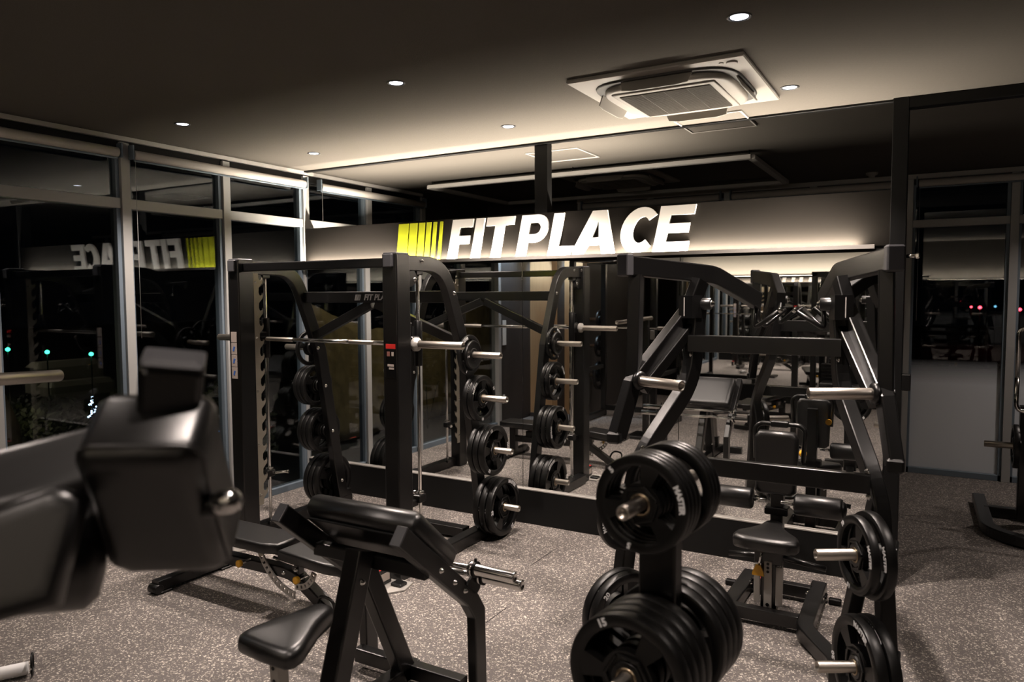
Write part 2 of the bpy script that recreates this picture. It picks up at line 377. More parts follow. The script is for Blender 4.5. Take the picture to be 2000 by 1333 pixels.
WN = [0]
def window(axis, c, a0, a1, frost=False, first=False):
    """one bay between two mullions; axis 'y' = the left facade (x = c), 'x' = the far facade (y = c)"""
    WN[0] += 1
    e = bpy.data.objects.new('window_%d' % WN[0], None); COL.objects.link(e); e['kind'] = 'structure'
    def bx(name, u0, u1, d0, d1, z0, z1, m, r=.003):
        if axis == 'y': lo, hi = (c + d0, u0, z0), (c + d1, u1, z1)
        else: lo, hi = (u0, c - d1, z0), (u1, c - d0, z1)
        return slab(name, lo, hi, m, e, None, r)
    q = .035
    bx('mullion', a1 - q, a1 + q, -.06, .055, 0, 2.955, ALU)
    bx('mullion_bead', a1 - q - .03, a1 - q, -.05, .03, 0, 2.9, ALUD)
    bx('mullion_bead', a1 + q, a1 + q + .022, -.05, .03, 0, 2.9, ALUD)
    if first: bx('mullion', a0 - q, a0 + q, -.06, .055, 0, 2.955, ALU)
    bx('transom', a0 + q, a1 - q, -.05, .04, 2.475, 2.55, ALU)
    bx('head_rail', a0 + q, a1 - q, -.05, .03, 2.90, 2.965, STEEL2)
    bx('sill', a0 + q, a1 - q, -.05, .03, .0, .06, ALUD)
    bx('pane', a0 + q, a1 - q, -.012, -.004, .06, 2.475, FROST if frost else GLASS, .001)
    bx('pane', a0 + q, a1 - q, -.012, -.004, 2.55, 2.90, GLASS, .001)
    return e
ys = [-3.60, -2.71, -1.79, -.90, 0.0, .90, 1.84]
for i in range(len(ys) - 1): window('y', 0, ys[i], ys[i + 1], first=i == 0)
xs = [1.38, 2.28, 3.18, 4.08, 4.98, 5.86, 6.76, 7.66, 8.56]
for i in range(len(xs) - 1): window('x', 3.34, xs[i], xs[i + 1], frost=True, first=i == 0)

# roller blinds, rolled up under the ceiling
def blind(p0, p1, label, grp):
    p0, p1 = V(p0), V(p1); d = (p1 - p0).normalized()
    t = thing('roller_blind', label, 'blind', p0, grp)
    b = MB(); b.lathe(p0 + d * .03, d, [(0, .030), (.002, .034), ((p1 - p0).length - .062, .034), ((p1 - p0).length - .06, .030)], 20); b.build('blind_roll', BLIND, t)
    b = MB(); dn = V((0, 0, -1)); side = d.cross(dn)
    b.box((p0 + p1) / 2 + dn * .042 + side * .0, [abs(c) * ((p1 - p0).length - .08) + .014 for c in d], .003); b.build('bottom_bar', ALUD, t)
    for q in (p0, p1):
        b = MB(); s_ = 1 if q is p0 else -1; c = q + d * .014 * s_ + V((0, 0, .015)); b.box(c, [.012 if abs(d.x) > .5 else .06, .012 if abs(d.y) > .5 else .06, .105], .003); b.build('bracket', ALUD, t)
    b = MB(); q = p0 + d * .02
    b.tube([q + V((.02, .01, -.02)), q + V((.02, .01, -1.35))], .002, 6); b.build('chain', ALU, t)
    return t
g = 'roller blinds over the left windows'
blind((.095, -3.56, 2.868), (.095, -1.84, 2.868), 'rolled-up pale roller blind over the leftmost windows in view', g)
blind((.095, -1.78, 2.868), (.095, -.03, 2.868), 'rolled-up pale roller blind between the leftmost mullion and the sign wall', g)
blind((.095, .12, 2.868), (.095, 1.82, 2.868), 'rolled-up pale roller blind just behind the sign wall', g)
g = 'roller blinds over the far windows'
blind((1.42, 3.22, 2.90), (3.14, 3.22, 2.90), 'dim rolled-up blind over the far windows above the sign letters', g)
blind((3.22, 3.22, 2.90), (4.94, 3.22, 2.90), 'dim rolled-up blind over the far windows left of the black post', g)
blind((5.03, 3.22, 2.90), (6.74, 3.22, 2.90), 'dim rolled-up blind over the far windows right of the black post', g)

# ------------------------------------------------------------------ mirror partition with the sign
part_ = slab('wall_partition', (.06, -.018, .28), (4.98, .12, 2.455), BLACKW)
slab('base_panel', (.065, -.05, 0), (4.98, .12, .272), BLACKW, part_)
slab('mirror_trim', (.065, -.052, .272), (4.98, -.016, .282), SILVER, part_, r=.001)
slab('sign_band', (.065, -.030, 2.118), (4.98, .12, 2.458), PANEL, part_)
slab('led_ledge', (.065, -.076, 2.100), (4.90, -.018, 2.112), PANEL, part_)
slab('ledge_lip', (.065, -.080, 2.100), (4.90, -.076, 2.126), SILVER, part_, r=.001)
slab('led_tape', (.12, -.069, 2.1125), (4.83, -.055, 2.1145), LEDM, part_, r=.0005)
for x0, x1 in ((.066, 1.128), (1.132, 2.398), (2.402, 3.668), (3.672, 4.975)):
    slab('mirror_panel', (x0, -.024, .283), (x1, -.0185, 2.084), MIRROR, part_, r=.0008)
slab('post', (2.50, .0, 2.458), (2.61, .08, H), BLACKW, part_)
slab('ceiling_track', (.0, -.02, 2.985), (4.98, .02, H), BLACKW, part_)
slab('trim_4', (4.98, -.05, 0), (5.065, .12, H), BLACKW)
slab('trim_5', (5.065, -.04, 2.935), (9, .04, H), BLACKW)
slab('back_ledge', (.12, .13, 2.26), (3.4, .25, 2.285), BLACKW, part_)
slab('wash_cutoff_lip', (.12, .243, 2.285), (3.4, .25, 2.318), BLACKW, part_)  # unseen lip, added to end the LED wash on the ceiling behind
b = MB(); b.tube([(5.075, -.03, 2.05), (5.12, -.05, 2.05)], .012); b.box((5.13, -.05, 2.05), (.03, .05, .035), .008); tag(b.build('door_catch', CHROME), 'small chrome door catch on the black post at head height', 'catch')
b = MB(); b.box((5.09, -.02, 1.28), (.05, .06, .10), .004); tag(b.build('lock_box', STEEL), 'small black box on the right edge of the black post', 'box')

def band_sign():
    t = thing('wall_sign', 'long backlit wall sign with big white letters and lime stripes above the mirrors', 'sign', (2.4, -.03, 2.12))
    SH = .20; z0, h = 2.128, .318; y0, y1 = -.030, -.052
    # lime stripes, getting thinner to the right
    for x0, x1 in ((1.156, 1.262), (1.276, 1.356), (1.374, 1.434), (1.454, 1.498), (1.524, 1.556), (1.592, 1.618)):
        b = MB(); sh = .035
        b.prism([(x0, 0), (x1, 0), (x1 + sh, h - .005), (x0 + sh, h - .005)], Matrix(((1, 0, 0, 0), (0, 0, -1, -.036), (0, 1, 0, z0), (0, 0, 0, 1))), .012); b.build('lime_stripe', LIME, t)
    S = .26
    def arc2(cx, cy, rx, ry, a0, a1, n=14): return [(cx + rx * math.cos(math.radians(a0 + (a1 - a0) * i / n)), cy + ry * math.sin(math.radians(a0 + (a1 - a0) * i / n))) for i in range(n + 1)]
    def glyph(ch, w_):
        w_ = w_ / h     # in letter heights
        if ch == 'F': return [[(0, 0), (.27, 0), (.27, .37), (w_ - .05, .37), (w_ - .05, .58), (.27, .58), (.27, .79), (w_, .79), (w_, 1), (0, 1)]]
        if ch == 'I': return [[(0, 0), (w_, 0), (w_, 1), (0, 1)]]
        if ch == 'T':
            a = w_ / 2 - .13; return [[(a, 0), (a + .265, 0), (a + .265, .79), (w_, .79), (w_, 1), (0, 1), (0, .79), (a, .79)]]
        if ch == 'P':
            r = .33; return [[(0, 0), (.265, 0), (.265, .33), (w_ - r, .33)] + arc2(w_ - r, .665, r, .335, -90, 90) + [(0, 1)],
                             [(.265, .53), (w_ - r - .0, .53)] + arc2(w_ - r - .0, .665, .135, .135, -90, 90, 8) + [(.265, .80)]]
        if ch == 'L': return [[(0, 0), (w_, 0), (w_, .21), (.265, .21), (.265, 1), (0, 1)]]
        if ch == 'A':
            c = w_ / 2 + .02; return [[(0, 0), (.32, 0), (.42, .20), (w_ - .40, .20), (w_ - .31, 0), (w_, 0), (c + .17, 1), (c - .19, 1)],
                                [(.49, .38), (w_ - .46, .38), (c + .0, .76)]]
        if ch == 'C':
            r = w_ / 2 + .04
            o = arc2(r, .5, r, .51, 40, 315, 24); i = arc2(r + .04, .5, r - .25, .29, 312, 46, 20); return [o + i]
        if ch == 'E': return [[(0, 0), (w_, 0), (w_, .21), (.265, .21), (.265, .40), (w_ - .06, .40), (w_ - .06, .61), (.265, .61), (.265, .79), (w_, .79), (w_, 1), (0, 1)]]
    for ch, x0, x1 in (('F', 1.70, 1.905), ('I', 1.93, 2.01), ('T', 2.035, 2.29), ('P', 2.355, 2.60), ('L', 2.635, 2.845), ('A', 2.83, 3.185), ('C', 3.205, 3.465), ('E', 3.475, 3.725)):
        loops = glyph(ch, x1 - x0)
        cu = bpy.data.curves.new('l', 'CURVE'); cu.dimensions = '2D'; cu.fill_mode = 'BOTH'; cu.extrude = .010; cu.bevel_depth = .0
        for lp in loops:
            sp = cu.splines.new('POLY'); sp.points.add(len(lp) - 1); sp.use_cyclic_u = True
            for k, (a, c) in enumerate(lp): sp.points[k].co = (x0 + a * h + SH * c * h, c * h, 0, 1)
        o = bpy.data.objects.new('l', cu); COL.objects.link(o); dg = bpy.context.evaluated_depsgraph_get()
        me = bpy.data.meshes.new_from_object(o.evaluated_get(dg)); bpy.data.objects.remove(o)
        b = MB(); b.add([V((v.co.x, -.042 - v.co.z, z0 + v.co.y)) for v in me.vertices], [tuple(p.vertices) for p in me.polygons]); b.build('letter', LETTER, t)
band_sign()

# ------------------------------------------------------------------ opposite wall (seen in the mirrors)
ow = slab('wall_opposite', (.66, -7.9, 0), (9, -7.72, H), PANEL)
slab('upper_panel', (.66, -7.72, 2.12), (9, -7.715, H), CEIL, ow)
slab('base_panel', (1.3, -7.72, 0), (7.4, -7.68, .28), BLACKW, ow)
slab('led_ledge', (1.3, -7.72, 2.09), (7.1, -7.64, 2.115), PANEL, ow)
slab('led_tape', (1.4, -7.668, 2.1155), (7.0, -7.652, 2.118), LEDM, ow, r=.0005)
for k in range(4): slab('mirror_panel', (1.3 + k * 1.5, -7.72, .29), (1.3 + k * 1.5 + 1.495, -7.712, 2.085), MIRROR, ow, r=.0008)

# ------------------------------------------------------------------ ceiling fittings
for i, (x, y) in enumerate(DL[:10]):
    where = ['upper right, nearest the camera', 'left of the air conditioner, second row', 'above the left windows, second row', 'above the smith machine, nearest the sign',
             'nearest the corner of window and sign wall', 'just right of the air conditioner', 'out of frame on the right', 'behind the camera, right', 'behind the camera, middle', 'behind the camera, far right'][i]
    t = thing('downlight', 'small round recessed ceiling downlight ' + where, 'light', (x, y, H), 'recessed ceiling downlights')
    b = MB(); b.lathe((x, y, H + .0), (0, 0, -1), [(-.01, .052), (.003, .052), (.005, .050), (.005, .043), (-.02, .038)], 28, capped=False); b.build('trim_ring', CAPM, t)
    b = MB(); b.lathe((x, y, H - .0), (0, 0, -1), [(-.02, .040), (.002, .036), (.003, .030)], 24); b.build('lens', LAMP, t)
def hatch(x0, x1, y0, y1, label):
    t = thing('access_hatch', label, 'hatch', ((x0 + x1) / 2, (y0 + y1) / 2, H), 'ceiling access hatches')
    b = MB()
    b.sweep(rrect(.012, .012, .002), [(x0, y0, H - .004), (x1, y0, H - .004), (x1, y1, H - .004), (x0, y1, H - .004)], (0, 0, 1), closed=True); b.build('hatch_frame', TRIMW, t)
    b = MB(); b.box(((x0 + x1) / 2, (y0 + y1) / 2, H - .001), (x1 - x0 - .02, y1 - y0 - .02, .006), .001); b.build('hatch_panel', CEIL, t)
hatch(3.67, 4.12, -.24, .24, 'square white-framed ceiling hatch beside the air conditioner')
hatch(2.26, 2.72, .30, .75, 'square white-framed ceiling hatch behind the black ceiling post')

def cassette(cx, cy, label, dark=False):
    t = thing('air_conditioner', label, 'air conditioner', (cx, cy, H)); z = H; P = .475
    F = frame((cx, cy, z), (1, 0, 0), (0, -1, 0))          # local z points down
    b = MB(); b.box((cx, cy, z - .012), (2 * P, 2 * P, .024), .006); b.build('outer_panel', ACW, t)
    def sup(r, e=4.5, n=56, sx=1, sy=1):
        out = []
        for k in range(n):
            a = 2 * PI * k / n; c, s_ = math.cos(a), math.sin(a); q = r / (abs(c) ** e + abs(s_) ** e) ** (1 / e); out.append((q * c * sx, q * s_ * sy))
        return out
    b = MB(); b.cushion(sup(.400), .03, .006, frame((cx, cy, z - .020), (1, 0, 0), (0, -1, 0)), 2); b.build('air_slot', ACD, t)
    b = MB(); b.cushion(sup(.355), .040, .016, frame((cx, cy, z - .045), (1, 0, 0), (0, -1, 0)), 4); b.build('body_ring', ACW, t)
    b = MB(); b.cushion([(-.285, -.285), (.285, -.285), (.285, .285), (-.285, .285)], .016, .005, frame((cx, cy, z - .066), (1, 0, 0), (0, -1, 0)), 2); b.build('grille_frame', ACW, t)
    b = MB(); b.box((cx, cy, z - .0745), (.5, .5, .002), .0005); gb = b.build('grille_back', ACD, t)
    b = MB()
    for k in range(36):
        yy = cy - .245 + .49 * k / 35; b.box((cx, yy, z - .0775), (.5, .0045, .005), .0008)
    for k in range(5): b.box((cx - .25 + .125 * k, cy, z - .078), (.0015, .5, .005), .0008)
    b.build('grille_slats', ACS, t, kind='stuff')
    for dx, dy in ((1, 0), (-1, 0), (0, 1), (0, -1)):
        b = MB(); o = V((cx + dx * .385, cy + dy * .385, z - .05)); ax = V((-dy, dx, 0)); up = (V((dx, dy, 0)) * .55 + V((0, 0, -1))).normalized()
        b.cushion([(-.20, -.035), (-.17, -.045), (.17, -.045), (.20, -.035), (.18, .04), (.12, .05), (-.12, .05), (-.18, .04)], .008, .003, frame(o, ax, up), 2); b.build('louvre_flap', ACW, t)
    b = MB(); b.cyl((cx + .40, cy - .40, z - .02), (cx + .40, cy - .40, z - .032), .028); b.cyl((cx + .35, cy - .41, z - .02), (cx + .35, cy - .41, z - .028), .012); b.build('sensor', ACW, t)
    return t
cassette(3.925, -.935, 'square white four-way ceiling air conditioner in front of the sign wall')
cassette(2.45, 1.90, 'dim ceiling air conditioner inside the white light frame behind the sign wall')
t = thing('linear_light', 'large white rectangular linear light frame, switched off, behind the sign wall', 'ceiling light', (2.28, 1.9, H))
for p0, p1 in (((.67, 1.12), (3.90, 1.12)), ((3.90, 1.12), (3.90, 2.72)), ((3.90, 2.72), (.67, 2.72)), ((.67, 2.72), (.67, 1.12))):
    b = MB(); b.beam([(*p0, H - .06), (*p1, H - .06)], .035, .06, (0, 0, 1), .003); b.build('frame_profile', TRIMW, t)
for x, y in ((.69, 1.14), (2.3, 1.12), (3.88, 1.14), (.69, 2.7), (2.3, 2.72), (3.88, 2.7)):
    b = MB(); b.tube([(x, y, H), (x, y, H - .04)], .004, 8); b.build('hanger', BLACKW, t)
t = thing('smoke_detector', 'small white ceiling detector left of the black post, by the far blinds', 'detector', (4.66, 2.95, H))
b = MB(); b.lathe((4.66, 2.95, H), (0, 0, -1), [(0, .055), (.018, .053), (.03, .03), (.045, .028), (.05, .01)], 24); b.build('detector_body', ACW, t)

# ------------------------------------------------------------------ outside
slab('ground', (-45, -30, -.35), (-.15, 40, -.14), ASPH)
slab('ground_far', (-.12, 3.6, -.35), (30, 45, -.14), ASPH)
b = MB()
nx, nz = 24, 10
for i in range(nx + 1):
    for j in range(nz + 1):
        y = -8.2 + 6.4 * i / nx; zz = -.14 + (1.35 + max(0, (y + 3.2)) * .35 + max(0, -y - 4.5) * .3) * j / nz
        b.v.append(V((-1.75 - .22 * j / nz * 2 + .05 * math.sin(i * 2.1 + j) + .04 * random.random(), y, zz)))
for i in range(nx):
    for j in range(nz): b.f.append([i * (nz + 1) + j, (i + 1) * (nz + 1) + j, (i + 1) * (nz + 1) + j + 1, i * (nz + 1) + j + 1]); b.m.append(0); b.sm.append(True)
for i in range(nx):
    y0 = -8.2 + 5.6 * i / nx
bank = b.build('retaining_bank', BANK); tag(bank, 'brown earth and concrete bank outside the left windows, seen in the mirror', 'bank')
m_ = bank.modifiers.new('s', 'SOLIDIFY'); m_.thickness = .3
def plant(x, y, z, h, n, label):
    t = thing('young_plant', label, 'plant', (x, y, z), 'plants at the foot of the bank')
    st, lf = MB(), MB()
    for k in range(n):
        a = random.uniform(0, 2 * PI); q = V((x, y, z)); d = V((math.cos(a) * .3, math.sin(a) * .3, 1)); pts = [q + d * (h * s_ / 5) + V((0, 0, 0)) for s_ in range(6)]
        st.tube(pts, .004, 5)
        for s_ in range(2, 6):
            for _ in range(2):
                c = pts[s_]; e = V((random.uniform(-1, 1), random.uniform(-1, 1), random.uniform(-.2, .8))).normalized(); sd = e.cross(V((0, 0, 1))).normalized() * .012
                lf.add([c, c + e * .03 + sd, c + e * .08, c + e * .03 - sd], [(0, 1, 2, 3)])
    st.build('stem', LEAF, t); lf.build('leaves', LEAF, t, kind='stuff')
plant(-1.2, -3.6, -.14, .7, 5, 'thin leafy plant outside the window by the bank, seen in the mirror')
plant(-1.3, -2.9, -.14, .5, 4, 'small low plant outside the window by the bank, seen in the mirror')
# lights and shapes across the street
GREEN = mat('green_signal', (.0, .4, .2), .5, emit=(.05, 1, .45), es=9)
REDL = mat('red_signal', (.4, 0, 0), .5, emit=(1, .05, .08), es=14)
BLUL = mat('blue_lamp', (.1, .3, .4), .5, emit=(.25, .7, 1), es=2)
def lamp_post(p, m, r, label, grp, gz=-.14):
    p = V(p); t = thing('signal_light', label, 'light', (p.x, p.y, gz), grp)
    b = MB(); b.lathe(p - FWD * r * .0, -FWD, [(-r, r * .3), (-r * .7, r * .8), (0, r), (r * .7, r * .75), (r, r * .2)], 12); b.build('lamp_head', m, t)
    b = MB(); b.tube([(p.x, p.y, gz), (p.x, p.y, p.z)], r * .35, 6); b.build('pole', STEEL2, t)
for px, py, lb in ((15, 683, 'leftmost small green light outside the left window'), (92, 688, 'middle small green light outside the left window'), (178, 692, 'rightmost small green light outside the left window')):
    lamp_post(at(px, py, 10), GREEN, .028, lb, 'green lights outside the left window')
for px, py, lb in ((1897, 600, 'fainter red signal light outside the far window'), (1914, 601, 'brighter red signal light outside the far window'), (1992, 605, 'red signal light at the right edge of the picture')):
    lamp_post(at(px, py, 26), REDL, .055 if px != 1897 else .035, lb, 'red lights outside the far window')
lamp_post(at(1944, 599, 26), BLUL, .04, 'small blue light outside the far window', None)
# parked van and low wall
c = at(128, 742, 13); t = thing('parked_van', 'pale parked van outside the leftmost window at night', 'van', (c.x, c.y, -.14))
VANM = mat('van_white', (.30, .28, .24), .4, emit=(1, .9, .7), es=.0)
b = MB(); b.box((c.x, c.y, .40), (.45, 1.2, .62), .10); b.box((c.x + .35, c.y, .22), (.5, 1.16, .34), .08); b.build('van_body', VANM, t)
b = MB(); b.box((c.x + .02, c.y - .61, .55), (.3, .02, .16), .01); b.build('side_window', STEEL2, t)
for dx in (-.1, .45):
    b = MB(); b.cyl((c.x + dx, c.y - .62, .0), (c.x + dx, c.y - .5, .0), .12); b.build('wheel', STEEL2, t)
l = bpy.data.lights.new('street_lamp', 'POINT'); l.energy = 30; l.color = (1, .85, .6); l.shadow_soft_size = .2
o = bpy.data.objects.new('street_lamp', l); COL.objects.link(o); o.location = c + V((-.5, -1.8, 1.8))
def hedge(cx, cy, lx, ly, h, n, label, name='hedge'):
    t = thing(name, label, 'hedge', (cx, cy, -.14)); b = MB()
    for _ in range(n):
        p = V((cx + random.uniform(-lx, lx), cy + random.uniform(-ly, ly), -.14 + h * random.random() ** .8)); e = V((random.gauss(0, 1), random.gauss(0, 1), random.gauss(0, 1))).normalized(); s_ = e.orthogonal().normalized()
        b.add([p, p + e * .05 + s_ * .03, p + e * .1, p + e * .05 - s_ * .03], [(0, 1, 2, 3)])
    b.build('foliage', LEAF, t, kind='stuff'); return t
a_ = at(100, 805, 10.5)
hedge(a_.x, a_.y, 1.6, .5, .42, 4000, 'low dark hedge outside the leftmost window, lit along its foot')
a2 = at(370, 760, 7.5); hedge(a2.x, a2.y, .5, .7, 1.0, 2500, 'taller dark bush outside behind the second window')
l = bpy.data.lights.new('hedge_lamp', 'POINT'); l.energy = 5; l.color = (1, .85, .5); l.shadow_soft_size = .1
o = bpy.data.objects.new('hedge_lamp', l); COL.objects.link(o); o.location = a_ + V((.6, -.9, .12))
c = at(181, 798, 8.5); t = thing('light_tree', 'small tree of blue-white string lights outside the leftmost window', 'tree', (c.x, c.y, -.14))
FAIRY = mat('fairy_light', (.3, .5, 1), .5, emit=(.55, .75, 1), es=9)
b = MB(); b.tube([(c.x, c.y, -.14), (c.x, c.y, c.z + .15)], .01, 6); b.build('trunk', STEEL2, t)
b = MB()
for k in range(30):
    q = random.random(); p = c + V((random.gauss(0, 1) * .045 * (1 - q) + 0, random.gauss(0, 1) * .045 * (1 - q), -.16 + .30 * q)); b.lathe(p, (0, 0, 1), [(-.009, .003), (0, .011), (.009, .003)], 6)
b.build('string_lights', FAIRY, t, kind='stuff')
c = at(428, 866, 8); t = thing('light_box', 'glowing blue and white sign box outside, beside the second mullion', 'sign box', (c.x, c.y, -.14))
b = MB(); b.box((c.x, c.y, c.z - .02), (.10, .10, .2), .01); b.build('white_panel', mat('lit_panel_white', (.9, .9, .9), .5, emit=(.8, .9, 1), es=3), t)
b = MB(); b.box((c.x, c.y, c.z + .13), (.10, .10, .09), .01); b.build('blue_panel', mat('lit_panel_blue', (.05, .2, .8), .5, emit=(.08, .35, 1), es=3), t)
b = MB(); b.box((c.x, c.y, (c.z - .12 - .14) / 2), (.04, .04, c.z - .12 + .14), .005); b.build('stand', STEEL2, t)

# ------------------------------------------------------------------ weight plates
KG = {'1': (.080, .018, 0), '2': (.105, .026, 0), '5': (.145, .025, 1), '10': (.168, .040, 1), '15': (.186, .046, 1), '20': (.216, .052, 1)}
PL = {}
def plate_meshes(kg):
    """axis = local z; +z is the lettered face"""
    if kg in PL: return PL[kg]
    R, t, grips = KG[kg]; h = t / 2; bore = .027; n = 72
    if grips:
        rz = [(bore, h * .80), (.048, h * .80), (.052, h * .55), (R * .36, h * .52), (R * .40, h * .62), (R * .43, h * .62), (R * .78, h * .66), (R * .82, h * .90), (R * .85, h), (R * .95, h), (R * .985, h * .85), (R, h * .5)]
        i0, i1 = 5, 6                                    # ring between these radii carries the three grip openings
    else:
        rz = [(bore, h), (.045, h), (.050, h * .7), (R * .84, h * .7), (R * .9, h), (R * .97, h * .9), (R, h * .4)]; i0 = i1 = -1
    b = MB(); vs = []; m = len(rz)
    for s_ in (1, -1):
        for r, z in rz:
            for k in range(n): a = 2 * PI * k / n; vs.append(V((r * math.cos(a), r * math.sin(a), s_ * z)))
    def hole(i, k):
        if i != i0: return False
        a = (360 * (k + .5) / n - 90) % 120; return 17 < a < 103
    fs = []
    idx = lambda s_, i, k: (0 if s_ > 0 else m * n) + i * n + k % n
    for i in range(m - 1):
        for k in range(n):
            if hole(i, k):
                if not hole(i, k - 1): fs.append((idx(1, i, k), idx(1, i + 1, k), idx(-1, i + 1, k), idx(-1, i, k)))
                if not hole(i, k + 1): fs.append((idx(1, i, k + 1), idx(1, i + 1, k + 1), idx(-1, i + 1, k + 1), idx(-1, i, k + 1)))
                fs.append((idx(1, i, k), idx(1, i, k + 1), idx(-1, i, k + 1), idx(-1, i, k)))
                fs.append((idx(1, i + 1, k), idx(1, i + 1, k + 1), idx(-1, i + 1, k + 1), idx(-1, i + 1, k)))
            else:
                fs.append((idx(1, i, k), idx(1, i + 1, k), idx(1, i + 1, k + 1), idx(1, i, k + 1)))
                fs.append((idx(-1, i, k), idx(-1, i, k + 1), idx(-1, i + 1, k + 1), idx(-1, i + 1, k)))
    for k in range(n):
        fs.append((idx(1, m - 1, k), idx(-1, m - 1, k), idx(-1, m - 1, k + 1), idx(1, m - 1, k + 1)))
        fs.append((idx(1, 0, k), idx(1, 0, k + 1), idx(-1, 0, k + 1), idx(-1, 0, k)))
    b.add(vs, fs, 0, True)
    disc = b.mesh('plate_disc', RUBBER)
    bev = bmesh.new(); bev.from_mesh(disc)
    for e in bev.edges:
        if len(e.link_faces) == 2 and e.calc_face_angle(0) > .6: e.smooth = False
    bev.to_mesh(disc); bev.free()
    parts = [('plate_disc', disc)]
    b = MB()
    if grips:                                            # raised triangular boss lines round the hub
        for q in range(3):
            a = math.radians(90 + 120 * q); c = V((math.cos(a), math.sin(a), 0)); s_ = V((-c.y, c.x, 0)); rr = R * .40
            b.beam([c * (rr * .50) - s_ * rr * .78 + V((0, 0, h * .62)), c * (rr * .92) + V((0, 0, h * .80)), c * (rr * .50) + s_ * rr * .78 + V((0, 0, h * .62))], .010, .010, (0, 0, 1), .003)
        parts.append(('raised_rib', b.mesh('raised_rib', RUBBER)))
    b = MB(); b.lathe((0, 0, 0), (0, 0, 1), [(h * .78, .026), (h * .78, .033), (h * .86, .034), (h * .86, .0262)], 24, capped=False)
    parts.append(('bore_ring', b.mesh('bore_ring', BORE)))
    b = MB(); zt = h + .0006
    if grips:
        for a0, wd in ((150, kg), (270, kg)):
            vs, fs = text_mesh(wd, R * .17, offset=.0012); M = Matrix.Rotation(math.radians(a0 - 90), 4, 'Z') @ Matrix.Translation((0, R * .885, zt)); b.add([M @ v for v in vs], fs)
        parts.append(('numeral', b.mesh('numeral', WHITE))); b = MB()
        vs, fs = text_mesh('MASTER', R * .155, offset=.0012, curve_r=R * .89); M = Matrix.Rotation(math.radians(30 - 90), 4, 'Z') @ Matrix.Translation((0, R * .885, zt)); b.add([M @ v for v in vs], fs); parts.append(('lettering', b.mesh('lettering', WHITE)))
    else:
        vs, fs = text_mesh(kg, R * .3, offset=.001); M = Matrix.Translation((0, R * .64, h * .72)); b.add([M @ v for v in vs], fs)
    if not grips: parts.append(('numeral', b.mesh('numeral', WHITE)))
    PL[kg] = parts; return parts
def plate(kg, c, axis, label, group, spin=0, letters=True):
    a = V(axis).normalized(); q = a.to_track_quat('Z', 'Y')
    t = thing('weight_plate', label, 'weight plate', c, group); t.rotation_mode = 'QUATERNION'
    t.rotation_quaternion = q @ Matrix.Rotation(math.radians(spin), 4, 'Z').to_quaternion()
    for nm, me in plate_meshes(kg):
        if nm == 'numeral' and not letters: continue
        o = bpy.data.objects.new(nm, me); COL.objects.link(o); o.parent = t
    return t
def stack(kgs, p, axis, where, group, gap=.003, spin=None):
    base = random.uniform(0, 360)
    """plates slid on a horn from its foot p outwards; returns the end of the stack"""
    p = V(p); a = V(axis).normalized(); d = 0; n = len(kgs)
    for i, kg in enumerate(kgs):
        t = KG[kg][1]; pos = 'outermost' if i == n - 1 else ('innermost' if i == 0 else ('second outermost' if i == n - 2 else 'third outermost' if i == n - 3 else 'fourth outermost'))
        if n == 1: pos = 'single'
        plate(kg, p + a * (d + t / 2) - V((0, 0, .0025)), a, '%s %s kg plate %s' % (pos, kg, where), group, (random.uniform(0, 360) if spin is None else spin) * (1 if spin is not None else 0) + (0 if spin is not None else base) + 3 * (i - n), True)
        d += t + gap
    return p + a * d
def horn(parent, p, axis, L, r=.0245, name='weight_horn', flange=True):
    p = V(p); a = V(axis).normalized(); b = MB()
    b.lathe(p, a, [(-.01, r), (L - .003, r), (L, r - .003), (L, r * .72), (L - .012, r * .68), (L - .012, .001)], 22, capped=False)
    o = b.build(name, SLEEVE, parent)
    if flange: b = MB(); b.cyl(p - a * .008, p + a * .006, r * 1.9, 22); b.build('horn_flange', STEEL, parent)
    return o

